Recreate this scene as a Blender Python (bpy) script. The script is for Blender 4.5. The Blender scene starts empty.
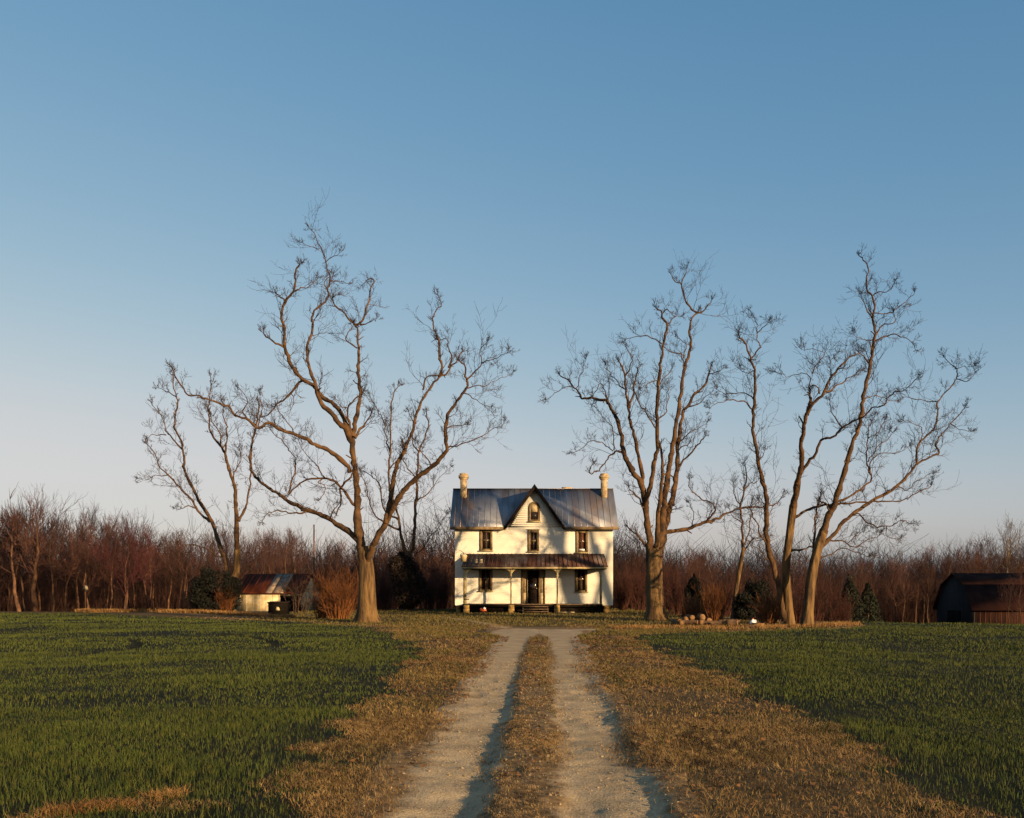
import bpy, bmesh, math, random
import numpy as np
C = bpy.context.scene.collection
R = math.radians
CAM_H = 1.7
F = 995.56           # focal length in pixels of the 1024 wide picture
HOR = 588.0          # row of the horizon
rg = np.random.default_rng(7)

# ------------------------------------------------------------------ helpers
def smooth(e0, e1, x):
    t = np.clip((np.asarray(x, float) - e0) / (e1 - e0), 0, 1)
    return t * t * (3 - 2 * t)

def vnoise(x, y, seed=0):
    x = np.asarray(x, float); y = np.asarray(y, float)
    xi = np.floor(x).astype(np.int64); yi = np.floor(y).astype(np.int64)
    fx = x - xi; fy = y - yi
    fx = fx * fx * (3 - 2 * fx); fy = fy * fy * (3 - 2 * fy)
    def h(a, b):
        n = (a * 374761393 + b * 668265263 + seed * 144665) & 0xffffffff
        n = ((n ^ (n >> 13)) * 1274126177) & 0xffffffff
        n = n ^ (n >> 16)
        return (n & 0xffff) / 65535.0
    return (h(xi, yi) * (1 - fx) + h(xi + 1, yi) * fx) * (1 - fy) + (h(xi, yi + 1) * (1 - fx) + h(xi + 1, yi + 1) * fx) * fy

def fbm(x, y, seed=0, o=3):
    s = 0; a = .5; f = 1.0
    for k in range(o):
        s = s + a * vnoise(x * f + 17.3 * k, y * f - 9.1 * k, seed + k); a *= .5; f *= 2.03
    return s / (1 - .5 ** o)

def tag(o, label=None, cat=None, group=None, kind=None):
    if label: o['label'] = label
    if cat: o['category'] = cat
    if group: o['group'] = group
    if kind: o['kind'] = kind
    return o

def thing(name, label, cat, loc=(0, 0, 0), group=None):
    o = bpy.data.objects.new(name, None); C.objects.link(o)
    o.location = loc; o.empty_display_size = .3
    return tag(o, label, cat, group)

def raw_mesh(name, verts, faces_by_k, smooth_sh=False):
    """faces_by_k: list of integer arrays (n,k)"""
    me = bpy.data.meshes.new(name)
    verts = np.asarray(verts, np.float32)
    fl = [np.asarray(f, np.int32) for f in faces_by_k if len(f)]
    loops = np.concatenate([f.ravel() for f in fl])
    tot = np.concatenate([np.full(len(f), f.shape[1], np.int32) for f in fl])
    start = np.concatenate([[0], np.cumsum(tot)[:-1]]).astype(np.int32)
    me.vertices.add(len(verts)); me.vertices.foreach_set('co', verts.ravel())
    me.loops.add(len(loops)); me.loops.foreach_set('vertex_index', loops)
    me.polygons.add(len(tot)); me.polygons.foreach_set('loop_start', start)
    try: me.polygons.foreach_set('loop_total', tot)
    except Exception: pass
    if smooth_sh: me.polygons.foreach_set('use_smooth', np.ones(len(tot), bool))
    me.update(calc_edges=True); me.validate()
    return me

class MB:
    """collects shapes in world coordinates and links them as ONE mesh"""
    def __init__(s): s.v = []; s.f = []; s.n = 0; s.tb = {}
    def add(s, verts, faces):
        verts = np.asarray(verts, float).reshape(-1, 3)
        s.v.append(verts)
        for f in faces: s.f.append([i + s.n for i in f])
        s.n += len(verts)
    def box(s, c, d, rz=0, rx=0, ry=0):
        x, y, z = [q / 2 for q in d]
        p = np.array([[-x,-y,-z],[x,-y,-z],[x,y,-z],[-x,y,-z],[-x,-y,z],[x,-y,z],[x,y,z],[-x,y,z]])
        p = rot(p, rx, ry, rz) + np.array(c)
        s.add(p, [(0,3,2,1),(4,5,6,7),(0,1,5,4),(1,2,6,5),(2,3,7,6),(3,0,4,7)])
    def bb(s, x0, x1, y0, y1, z0, z1):
        s.box(((x0+x1)/2, (y0+y1)/2, (z0+z1)/2), (abs(x1-x0), abs(y1-y0), abs(z1-z0)))
    def prism(s, poly, off):
        """planar polygon (n,3) extruded by the vector off"""
        p = np.asarray(poly, float); n = len(p); q = p + np.asarray(off, float)
        fs = [tuple(range(n)), tuple(range(2*n-1, n-1, -1))]
        fs += [(i, i + n, (i+1) % n + n, (i+1) % n) for i in range(n)]
        s.add(np.vstack([p, q]), fs)
    def tube(s, pts, rad, sides=3):
        pts = np.asarray(pts, float)
        s.tb.setdefault((len(pts), sides), []).append((pts, np.broadcast_to(np.asarray(rad, float), (len(pts),))))
    def lathe(s, prof, c, sides=20, axis='z'):
        prof = np.asarray(prof, float); a = np.linspace(0, 2*math.pi, sides, endpoint=False)
        n = len(prof); P = []
        for r, z in prof:
            P += [(r*math.cos(t), r*math.sin(t), z) for t in a]
        P = np.array(P)
        if axis == 'y': P = P[:, [0, 2, 1]]
        if axis == 'x': P = P[:, [2, 1, 0]]
        fs = []
        for i in range(n-1):
            for j in range(sides):
                k = (j+1) % sides
                fs.append((i*sides+j, i*sides+k, (i+1)*sides+k, (i+1)*sides+j))
        fs.append(tuple(range(sides-1, -1, -1))); fs.append(tuple(range((n-1)*sides, n*sides)))
        s.add(P + np.array(c), fs)
    def build(s, name, m, parent=None, origin=None, sm=False, link=True):
        V = list(s.v); n = s.n
        byk = {}
        for f in s.f: byk.setdefault(len(f), []).append(f)
        arr = [np.array(v) for v in byk.values()]
        for (npt, sd), lst in s.tb.items():
            P = np.stack([a for a, _ in lst]); Rr = np.stack([b for _, b in lst]); M = len(lst)
            T = np.gradient(P, axis=1); T /= np.linalg.norm(T, axis=2, keepdims=True) + 1e-9
            mean = T.mean(1); ref = np.tile(np.array([.31, .87, .38]), (M, 1))
            bad = np.abs((mean * ref).sum(1)) > .8 * np.linalg.norm(mean, axis=1)
            ref[bad] = np.array([.8, -.3, .5])
            A = np.cross(T, ref[:, None, :]); A /= np.linalg.norm(A, axis=2, keepdims=True) + 1e-9
            B = np.cross(T, A)
            ang = np.linspace(0, 2*math.pi, sd, endpoint=False)
            ring = P[:, :, None, :] + Rr[:, :, None, None] * (A[:, :, None, :]*np.cos(ang)[:, None] + B[:, :, None, :]*np.sin(ang)[:, None])
            V.append(ring.reshape(-1, 3))
            base = n + np.arange(M)[:, None, None] * (npt*sd) + np.arange(npt-1)[None, :, None]*sd
            j = np.arange(sd)[None, None, :]; k = (np.arange(sd)+1)[None, None, :] % sd
            q = np.stack([base+j, base+k, base+k+sd, base+j+sd], -1).reshape(-1, 4)
            arr.append(q)
            if sd > 3:
                cap = n + (np.arange(M)[:, None]*npt*sd) + (npt-1)*sd + np.arange(sd)[None, :]
                arr.append(cap)
            n += M*npt*sd
        V = np.vstack(V)
        org = origin
        if org is None and parent is not None:
            r = parent
            while r.parent: r = r.parent
            org = r.location
        if org is not None: V = V - np.array(org)[None, :]
        me = raw_mesh(name, V, arr, sm)
        if m: me.materials.append(m)
        o = bpy.data.objects.new(name, me)
        if link: C.objects.link(o)
        if parent is not None: o.parent = parent
        elif origin is not None: o.location = origin
        return o

def rot(p, rx=0, ry=0, rz=0):
    for ax, a in ((0, rx), (1, ry), (2, rz)):
        if a:
            c, s_ = math.cos(a), math.sin(a); q = p.copy()
            i, j = [(1, 2), (2, 0), (0, 1)][ax]
            q[:, i] = p[:, i]*c - p[:, j]*s_; q[:, j] = p[:, i]*s_ + p[:, j]*c; p = q
    return p

def part2(name, mb, m, mb2, m2, parent):
    """one mesh with two material slots (a limb and the twigs it carries)"""
    o = mb.build(name, m, parent, sm=True)
    if mb2.tb:
        t = mb2.build(name, m2, parent, link=False); bm = bmesh.new(); bm.from_mesh(o.data); k = len(bm.faces); bm.from_mesh(t.data); bm.faces.ensure_lookup_table()
        for f in bm.faces[k:]: f.material_index = 1; f.smooth = False
        bm.to_mesh(o.data); bm.free(); o.data.materials.append(m2); t.parent = None; d = t.data; bpy.data.objects.remove(t); bpy.data.meshes.remove(d)
    return o

def part(name, mb, m, parent, sm=False, label=None):
    o = mb.build(name, m, parent, sm=sm)
    if label: o['label'] = label
    return o

def copy_tree(o, parent=None):
    c = o.copy(); C.objects.link(c)
    if parent is not None: c.parent = parent
    for ch in list(o.children): copy_tree(ch, c)
    return c

def W(px, py, d): return np.array([(px-512)*d/F, d, CAM_H + (HOR-py)*d/F])
def PX(px, d): return (px-512)*d/F
def PZ(py, d): return CAM_H + (HOR-py)*d/F

# ------------------------------------------------------------------ materials
def mat(name, c1, c2=None, scale=3.0, rough=.85, bump=0.0, bscale=None, stretch=(1, 1, 1), metallic=0.0, c3=None, s3=.6, detail=6, contrast=(.35, .65), spec=.25, rand=0.0):
    m = bpy.data.materials.new(name); m.use_nodes = True
    nt = m.node_tree; N = nt.nodes; L = nt.links
    b = N['Principled BSDF']; b.inputs['Roughness'].default_value = rough; b.inputs['Metallic'].default_value = metallic
    b.inputs['Specular IOR Level'].default_value = spec
    tc = N.new('ShaderNodeTexCoord'); mp = N.new('ShaderNodeMapping'); mp.inputs['Scale'].default_value = stretch
    L.new(tc.outputs['Object'], mp.inputs['Vector'])
    col = None
    if c2 is None: c2 = tuple(x*.75 for x in c1)
    n1 = N.new('ShaderNodeTexNoise'); n1.inputs['Scale'].default_value = scale; n1.inputs['Detail'].default_value = detail
    L.new(mp.outputs[0], n1.inputs['Vector'])
    r1 = N.new('ShaderNodeValToRGB'); r1.color_ramp.elements[0].position = contrast[0]; r1.color_ramp.elements[1].position = contrast[1]
    r1.color_ramp.elements[0].color = (*c2, 1); r1.color_ramp.elements[1].color = (*c1, 1)
    L.new(n1.outputs['Fac'], r1.inputs['Fac']); col = r1.outputs['Color']
    if c3 is not None:
        n2 = N.new('ShaderNodeTexNoise'); n2.inputs['Scale'].default_value = s3; n2.inputs['Detail'].default_value = 5
        L.new(mp.outputs[0], n2.inputs['Vector'])
        r2 = N.new('ShaderNodeValToRGB'); r2.color_ramp.elements[0].position = .45; r2.color_ramp.elements[1].position = .65
        L.new(n2.outputs['Fac'], r2.inputs['Fac'])
        mx = N.new('ShaderNodeMixRGB'); L.new(r2.outputs['Color'], mx.inputs['Fac']); L.new(col, mx.inputs['Color1']); mx.inputs['Color2'].default_value = (*c3, 1)
        col = mx.outputs['Color']
    if rand:
        oi = N.new('ShaderNodeObjectInfo'); mr = N.new('ShaderNodeMapRange')
        mr.inputs['To Min'].default_value = 1-rand; mr.inputs['To Max'].default_value = 1+rand
        L.new(oi.outputs['Random'], mr.inputs['Value'])
        mx = N.new('ShaderNodeMixRGB'); mx.blend_type = 'MULTIPLY'; mx.inputs['Fac'].default_value = 1
        L.new(col, mx.inputs['Color1']); L.new(mr.outputs[0], mx.inputs['Color2']); col = mx.outputs['Color']
    L.new(col, b.inputs['Base Color'])
    if bump:
        n3 = N.new('ShaderNodeTexNoise'); n3.inputs['Scale'].default_value = bscale or scale*4; n3.inputs['Detail'].default_value = 6
        L.new(mp.outputs[0], n3.inputs['Vector'])
        bp = N.new('ShaderNodeBump'); bp.inputs['Strength'].default_value = bump; bp.inputs['Distance'].default_value = .05
        L.new(n3.outputs['Fac'], bp.inputs['Height']); L.new(bp.outputs[0], b.inputs['Normal'])
    return m

M = {}
M['bark'] = mat('bark', (.155, .089, .032), (.040, .022, .010), 3.2, .9, 1.0, 10, (1.8, 1.8, .30), contrast=(.36, .64))
M['limb'] = mat('limb_bark', (.105, .054, .020), (.033, .017, .009), 2.6, .9, .8, 10)
M['twig'] = mat('twig_bark', (.055, .029, .017), (.028, .016, .011), 1.0, .9)
M['fbark'] = mat('woods_bark', (.115, .056, .027), (.038, .019, .011), 1.5, .9, 0, rand=.6)
M['ftwig'] = mat('woods_twig', (.078, .034, .022), (.034, .015, .012), .5, .9, 0, rand=.45)
M['redtwig'] = mat('red_twig', (.085, .020, .020), (.04, .010, .011), .5, .9)
M['palebark'] = mat('pale_bark', (.30, .25, .16), (.14, .10, .06), 2, .9)
M['paletwig'] = mat('pale_twig', (.16, .115, .07), (.085, .055, .036), 1, .9)
M['brushtwig'] = mat('brush_twig', (.19, .070, .018), (.085, .030, .010), 1.2, .9)
M['redbrush'] = mat('red_brush', (.080, .027, .016), (.036, .013, .009), 1.2, .9)
M['straw'] = mat('straw', (.27, .15, .050), (.14, .070, .022), 1.4, .9)
M['ever'] = mat('evergreen_leaf', (.007, .007, .0025), (.003, .0035, .0015), 2.5, .8)
M['pine'] = mat('pine_needle', (.019, .022, .009), (.009, .011, .006), 2.5, .8)
M['ivy'] = mat('vine_leaf', (.030, .016, .008), (.010, .007, .004), 2.5, .8)
M['white'] = mat('white_paint', (.68, .64, .53), (.60, .56, .45), .8, .8, .15, 14, (.6, .6, 1.4), c3=(.54, .50, .40), s3=.5, contrast=(.3, .6))
M['trim'] = mat('old_trim', (.36, .29, .15), (.22, .16, .07), 3, .8)
M['casing'] = mat('window_casing', (.20, .14, .07), (.11, .07, .035), 4, .8)
M['darktrim'] = mat('dark_rake', (.016, .011, .008), (.009, .006, .005), 3, .9, spec=.05)
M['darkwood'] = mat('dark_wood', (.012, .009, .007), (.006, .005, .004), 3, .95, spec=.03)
M['glass'] = mat('window_glass', (.030, .020, .016), (.015, .010, .009), 2.0, .06, spec=.5)
M['curtain'] = mat('red_curtain_glass', (.10, .035, .02), (.04, .015, .01), 3.0, .12, spec=.5)
M['metal'] = mat('roof_metal', (.27, .275, .29), (.16, .16, .175), 1.2, .38, .12, 6, (1.6, .35, .35), metallic=.55, c3=(.20, .155, .14), s3=.7, spec=.4)
M['rust'] = mat('rusty_roof', (.082, .036, .024), (.040, .020, .015), 1.6, .8, .25, 6, (1.8, .4, .4), c3=(.125, .095, .08), s3=.8, spec=.1)
M['rustred'] = mat('red_rust_roof', (.13, .033, .016), (.06, .018, .011), 1.2, .9, .2, 8, (1.6, .4, .4), spec=.03)
M['baresheet'] = mat('bare_sheet', (.25, .195, .14), (.15, .10, .065), 2, .8, spec=.08)
M['brick'] = mat('chimney_brick', (.40, .30, .17), (.22, .15, .08), 4, .9, .4, 20)
M['pierstone'] = mat('pier_stone', (.32, .20, .06), (.16, .09, .025), 5, .9, .4, 12)
M['step'] = mat('step_wood', (.13, .085, .045), (.065, .04, .022), 4, .9)
M['shedwhite'] = mat('shed_boards', (.60, .50, .31), (.34, .25, .12), 2, .9, .3, 10)
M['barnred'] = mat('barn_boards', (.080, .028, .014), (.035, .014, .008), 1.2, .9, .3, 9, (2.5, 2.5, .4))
M['barnend_shade'] = mat('barn_end_boards_shaded', (.016, .013, .012), (.008, .007, .007), 1.2, .9, .3, 9, (2.5, 2.5, .4))  # darker copy of the barn boards, the end wall's shade put into the colour
M['barnroof'] = mat('barn_roof', (.045, .018, .013), (.020, .010, .008), 1.0, .95, spec=.03)
M['cut'] = mat('cut_wood', (.25, .135, .052), (.15, .075, .028), 6, .85)
M['logbark'] = mat('log_bark', (.16, .09, .045), (.07, .04, .022), 5, .95, .5, 14)
M['plastic'] = mat('white_plastic', (.78, .77, .74), (.7, .68, .64), 3, .4)
M['orange'] = mat('orange_plastic', (.60, .12, .03), (.4, .07, .02), 4, .5)
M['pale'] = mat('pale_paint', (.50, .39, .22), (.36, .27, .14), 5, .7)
M['stone'] = mat('pebble', (.32, .24, .14), (.15, .105, .06), 30, .9)
SKY_AIR, SKY_DUST, SKY_OZ, SKY_STR = 0.7, 2.0, 1.0, .10
SUN_STR, SUN_COL, EXPO = 5.0, (1.0, .70, .38), .95
# ------------------------------------------------------------------ terrain
def xc(y):   # centre line of the drive
    return np.interp(y, [0, 7.35, 13, 20.6, 36, 44], [-.1, .08, .27, .48, .98, 1.2])
LB = ([0, 5, 7.35, 11.1, 15, 18.4, 23.5, 29.7, 36, 42, 50, 53, 68, 70.5, 71], [-1.45, -1.5, -1.65, -1.86, -1.92, -1.85, -2.07, -2.8, -4.2, -6, -10.5, -13.5, -29.5, -45, -400])
RB = ([0, 5, 7.35, 9.8, 12.8, 16.6, 22, 30.8, 32.5, 36, 38.5, 39.3, 41, 44, 52, 62], [3.3, 3.3, 3.3, 3.34, 3.6, 3.8, 3.93, 3.65, 3.9, 4.6, 6.9, 10.6, 13.6, 15.5, 18, 21])
def wob(x, y, s=0): return (fbm(x*1.1, y*.7, 31+s, 3) - .5)
def green_depth(x, y):
    """how far inside the green wheat (m), negative outside"""
    l = np.interp(y, *LB) - x; r = x - np.interp(y, *RB)
    l = np.where(y > 71, -9, l); r = np.where(y > 62, -9, r)
    return np.maximum(l, r) + wob(x, y)*1.5+(fbm(x*4, y*3, 37, 3)-.5)*.7
def ruts(x, y):
    """two curved washed-out hollows in the left wheat"""
    h = 0
    for (pts, w, dp) in (([(-10.2, 35.5), (-8.9, 34.3), (-7.8, 32.2), (-7.0, 30), (-6.8, 28.0)], .17, .12), ([(-12.6, 33), (-11.6, 31), (-11.0, 29), (-11.3, 26.0)], .14, .10)):
        best = np.full(np.shape(x), 99.)
        for (a, b) in zip(pts[:-1], pts[1:]):
            ax, ay = a; bx, by = b; dx, dy = bx-ax, by-ay
            t = np.clip(((x-ax)*dx + (y-ay)*dy)/(dx*dx+dy*dy), 0, 1)
            best = np.minimum(best, np.hypot(x-ax-t*dx, y-ay-t*dy))
        h = h + dp*smooth(w*1.6, w*.4, best)
    return h
def H(x, y):
    x = np.asarray(x, float); y = np.asarray(y, float)
    z = (fbm(x*.16, y*.16, 3, 2)-.5)*.22*smooth(3, 14, np.abs(x-xc(y))) * smooth(78, 60, y)
    z = z + (fbm(x*1.3, y*1.3, 5, 3)-.5)*.07*smooth(1.0, 2.2, np.abs(x-xc(y))+np.clip(y-44, 0, 5))
    z = z - 2.3*smooth(44, 80, y)*smooth(12, 24, x)
    z = z - .75*smooth(70, 96, y)*smooth(-8, -16, x) - .3*smooth(76, 100, y)
    u = x - xc(y)
    fade = np.interp(y, [0, 8, 13, 22, 34, 40], [1, 1, .85, .42, .16, 0])
    wl = (fbm(y*.9, y*0+2.0, 77, 2)-.5)*.06 + (vnoise(y*5, y*0, 78)-.5)*.03
    left = np.interp(u+wl, [-2.0, -1.2, -.55, -.42, -.29, -.2, .2, .36], [0, -.02, -.075, -.085, -.02, .005, .005, 0])
    right = np.interp(u+wl, [.28, .42, .8, 1.02, 1.17, 1.4, 2.2], [0, -.02, -.035, -.04, .008, .018, 0])
    rough = (fbm(x*5, y*5, 9, 3)-.5)*.032-.022*smooth(.68, .82, fbm(x*1.7, y*1.3, 19, 2)) + (vnoise(x*17, y*17, 12)-.5)*.010
    near = smooth(30, 14, y)
    z = z + (left + right)*fade + rough*near*smooth(3.2, 1.6, np.abs(u))
    z = z - ruts(x, y)
    return z

def grid_mesh(name, xs, ys, zf, m, cols=None):
    X, Y = np.meshgrid(xs, ys); Z = zf(X, Y)
    V = np.stack([X, Y, Z], -1).reshape(-1, 3)
    nx, ny = len(xs), len(ys)
    i = (np.arange(ny-1)[:, None]*nx + np.arange(nx-1)[None, :]).ravel()
    q = np.stack([i, i+1, i+1+nx, i+nx], -1)
    me = raw_mesh(name, V, [q], True)
    if cols is not None:
        ca = me.color_attributes.new('zone', 'FLOAT_COLOR', 'POINT')
        c = cols(X, Y).reshape(-1, 4).astype(np.float32); ca.data.foreach_set('color', c.ravel())
    me.materials.append(m)
    o = bpy.data.objects.new(name, me); C.objects.link(o); return o

def ramp_noise(N, L, vec, scale, ca, cb, lo=.35, hi=.65, detail=8):
    n = N.new('ShaderNodeTexNoise'); n.inputs['Scale'].default_value = scale; n.inputs['Detail'].default_value = detail
    L.new(vec, n.inputs['Vector'])
    r = N.new('ShaderNodeValToRGB'); r.color_ramp.elements[0].position = lo; r.color_ramp.elements[1].position = hi
    r.color_ramp.elements[0].color = (*ca, 1); r.color_ramp.elements[1].color = (*cb, 1)
    L.new(n.outputs['Fac'], r.inputs['Fac']); return n, r.outputs['Color']
def mixc(N, L, fac, a, b, mode='MIX'):
    m = N.new('ShaderNodeMixRGB'); m.blend_type = mode
    if isinstance(fac, float): m.inputs['Fac'].default_value = fac
    else: L.new(fac, m.inputs['Fac'])
    L.new(a, m.inputs['Color1']); L.new(b, m.inputs['Color2']); return m.outputs['Color']

def ground_material():
    m = bpy.data.materials.new('ground_soil'); m.use_nodes = True; N = m.node_tree.nodes; L = m.node_tree.links
    b = N['Principled BSDF']; b.inputs['Roughness'].default_value = .95; b.inputs['Specular IOR Level'].default_value = .1
    tc = N.new('ShaderNodeTexCoord').outputs['Object']
    at = N.new('ShaderNodeAttribute'); at.attribute_name = 'zone'
    sp = N.new('ShaderNodeSeparateColor'); L.new(at.outputs['Color'], sp.inputs[0])
    _, dry = ramp_noise(N, L, tc, 3.0, (.040, .025, .010), (.13, .083, .036))
    _, dry2 = ramp_noise(N, L, tc, .35, (.05, .034, .011), (.125, .08, .033))
    dry = mixc(N, L, .5, dry, dry2)
    _, green = ramp_noise(N, L, tc, 2.0, (.008, .010, .003), (.020, .018, .006))
    _, lawn = ramp_noise(N, L, tc, .5, (.040, .034, .008), (.085, .058, .018))
    _, wood = ramp_noise(N, L, tc, 1.2, (.016, .008, .005), (.04, .018, .010))
    c = mixc(N, L, sp.outputs[0], dry, green); c = mixc(N, L, sp.outputs[1], c, lawn); c = mixc(N, L, sp.outputs[2], c, wood)
    L.new(c, b.inputs['Base Color'])
    n, _ = ramp_noise(N, L, tc, 22, (0, 0, 0), (1, 1, 1)); bp = N.new('ShaderNodeBump'); bp.inputs['Strength'].default_value = .6; bp.inputs['Distance'].default_value = .03
    L.new(n.outputs['Fac'], bp.inputs['Height']); L.new(bp.outputs[0], b.inputs['Normal'])
    return m

def gravel_material():
    m = bpy.data.materials.new('gravel_drive'); m.use_nodes = True; N = m.node_tree.nodes; L = m.node_tree.links
    b = N['Principled BSDF']; b.inputs['Roughness'].default_value = .92; b.inputs['Specular IOR Level'].default_value = .15
    tc = N.new('ShaderNodeTexCoord').outputs['Object']
    at = N.new('ShaderNodeAttribute'); at.attribute_name = 'zone'
    sp = N.new('ShaderNodeSeparateColor'); L.new(at.outputs['Color'], sp.inputs[0])
    _, g1 = ramp_noise(N, L, tc, 38, (.14, .10, .055), (.53, .40, .235), .3, .7)
    _, g2 = ramp_noise(N, L, tc, 1.6, (.21, .15, .083), (.46, .345, .20))
    g = mixc(N, L, .5, g1, g2)
    _, d1 = ramp_noise(N, L, tc, 9, (.085, .05, .02), (.24, .15, .062))
    v = N.new('ShaderNodeTexVoronoi'); v.inputs['Scale'].default_value = 26; L.new(tc, v.inputs['Vector'])
    # break the edge of the gravel up with noise
    nn, _ = ramp_noise(N, L, tc, 2.6, (0, 0, 0), (1, 1, 1), detail=12)
    ad = N.new('ShaderNodeMath'); ad.operation = 'ADD'; L.new(sp.outputs[0], ad.inputs[0]); L.new(nn.outputs['Fac'], ad.inputs[1])
    mr = N.new('ShaderNodeMapRange'); mr.inputs['From Min'].default_value = .85; mr.inputs['From Max'].default_value = 1.2; L.new(ad.outputs[0], mr.inputs['Value'])
    c = mixc(N, L, mr.outputs[0], d1, g); L.new(c, b.inputs['Base Color'])
    n, _ = ramp_noise(N, L, tc, 55, (0, 0, 0), (1, 1, 1)); bp = N.new('ShaderNodeBump'); bp.inputs['Strength'].default_value = .55; bp.inputs['Distance'].default_value = .02
    L.new(n.outputs['Fac'], bp.inputs['Height']); L.new(bp.outputs[0], b.inputs['Normal'])
    return m

def zones(X, Y):
    g = smooth(-.25, .25, green_depth(X, Y))
    lawn = smooth(43, 47, Y)*smooth(82, 78, Y)*smooth(-14, -9, X)*smooth(13, 9, X)*(1-g)
    wood = np.maximum(smooth(80, 84, Y), smooth(60, 70, Y)*smooth(13, 20, X))*(1-g)
    wood = np.maximum(wood, smooth(72.5, 76, Y)*smooth(-11, -15, X))
    return np.stack([g, lawn, wood, np.ones_like(g)], -1)

def spaced(segs):
    out = [segs[0][0]]
    for a, b, st in segs:
        n = max(1, int(round((b-a)/st))); out += list(np.linspace(a, b, n+1)[1:])
    return np.array(out)
gx = spaced([(-2500, -400, 300), (-400, -80, 40), (-80, -20, 1.5), (-20, -4, .35), (-4, -2.5, .12), (-2.5, 3.2, .07), (3.2, 6, .12), (6, 20, .35), (20, 80, 1.5), (80, 400, 40), (400, 2500, 300)])
gy = spaced([(-1500, -60, 120), (-60, 3, 3), (3, 6, .2), (6, 16, .07), (16, 30, .12), (30, 48, .3), (48, 84, .6), (84, 140, 3), (140, 400, 30), (400, 4000, 400)])
def Hg(x, y):
    u = np.abs(x-xc(y)); core = smooth(1.42, 1.2, u)*smooth(43.5, 41, y)*smooth(2.8, 3.4, y)
    return H(x, y) - .035*core
ground = tag(grid_mesh('ground', gx, gy, Hg, ground_material(), zones), kind='structure')

# drive: two gravel wheel tracks with a rough middle
GM = gravel_material()
us = np.linspace(-1.42, 1.42, 61)
dys = spaced([(3.2, 16, .07), (16, 30, .14), (30, 43, .35)])
U, Yd = np.meshgrid(us, dys)
edge = 1 + (fbm(Yd*.8, U*0+5, 55, 3)-.5)*.25*np.sign(np.abs(U))
widen = 1 + .55*smooth(34, 40, Yd)
Xd = xc(Yd) + U*edge*widen
Zd = H(Xd, Yd) + .006
Zd = np.where(np.abs(U) > 1.40, Zd-.012, Zd)
Vd = np.stack([Xd, Yd, Zd], -1).reshape(-1, 3); nx = len(us); ny = len(dys)
ii = (np.arange(ny-1)[:, None]*nx+np.arange(nx-1)[None, :]).ravel()
me = raw_mesh('driveway', Vd, [np.stack([ii, ii+1, ii+1+nx, ii+nx], -1)], True)
strip = np.interp(Yd, [6, 13, 21, 33, 37], [.28, .35, .44, .40, .0])+(fbm(Yd*.6, U*0+3, 58, 3)-.5)*.16
tr = .06+.94*smooth(strip-.26+(fbm(U*6, Yd*2.5, 63, 3)-.5)*.3, strip+.22, np.abs(U*edge*widen))
lout = np.interp(Yd, [6, 10, 16, 25, 40], [1.0, 1.02, 1.1, 1.3, 1.7]); rout = np.interp(Yd, [6, 10, 16, 40], [1.0, 1.02, 1.12, 1.7])
uu = U*edge*widen; lout = lout+(fbm(Yd*.5, U*0+8, 59, 4)-.5)*.7; rout = rout+(fbm(Yd*.5, U*0+11, 60, 4)-.5)*.35
tr = tr*np.where(uu < 0, smooth(lout+.55, lout-.35, -uu), smooth(rout+.30, rout-.16, uu))
tr = tr*smooth(42.2, 40.2, Yd+(fbm(U*1.5, Yd*.3, 65, 2)-.5)*2)
ca = me.color_attributes.new('zone', 'FLOAT_COLOR', 'POINT'); cc = np.stack([tr, tr, tr, np.ones_like(tr)], -1).astype(np.float32); ca.data.foreach_set('color', cc.ravel())
me.materials.append(GM); driveway = bpy.data.objects.new('driveway', me); C.objects.link(driveway); tag(driveway, kind='structure')

def path_strip(name, pts, w):
    pts = np.array(pts, float); t = np.linspace(0, 1, 60); s_ = np.linspace(0, 1, len(pts))
    px_ = np.interp(t, s_, pts[:, 0]); py_ = np.interp(t, s_, pts[:, 1])
    tg = np.stack([np.gradient(px_), np.gradient(py_)], -1); tg /= np.linalg.norm(tg, axis=1)[:, None]; nn = np.stack([-tg[:, 1], tg[:, 0]], -1)
    k = np.linspace(-1, 1, 7); V = []; cs = []
    for i in range(60):
        for q in k:
            ww = w*(1+(vnoise(i*.4, q*0+1, 4)-.5)*.5)*(1-.5*t[i]**2)
            x = px_[i]+nn[i, 0]*q*ww; y = py_[i]+nn[i, 1]*q*ww
            V.append((x, y, float(Hg(x, y))+(.012 if abs(q) < .99 else -.01))); v = 1-abs(q)**2; cs.append((v, v, v, 1))
    i = (np.arange(59)[:, None]*7+np.arange(6)[None, :]).ravel()
    me = raw_mesh(name, V, [np.stack([i, i+1, i+8, i+7], -1)], True)
    ca = me.color_attributes.new('zone', 'FLOAT_COLOR', 'POINT'); ca.data.foreach_set('color', np.array(cs, np.float32).ravel())
    me.materials.append(GM); o = bpy.data.objects.new(name, me); C.objects.link(o); tag(o, kind='structure')
path_strip('footpath', [(1.0, 40.6), (-.3, 42.6), (-1.3, 47.5), (-2.4, 53), (-4.2, 58)], .55)
path_strip('side_track', [(1.3, 40.2), (2.8, 40.2), (4.2, 40.2), (5.6, 39.6)], .95)

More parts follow.
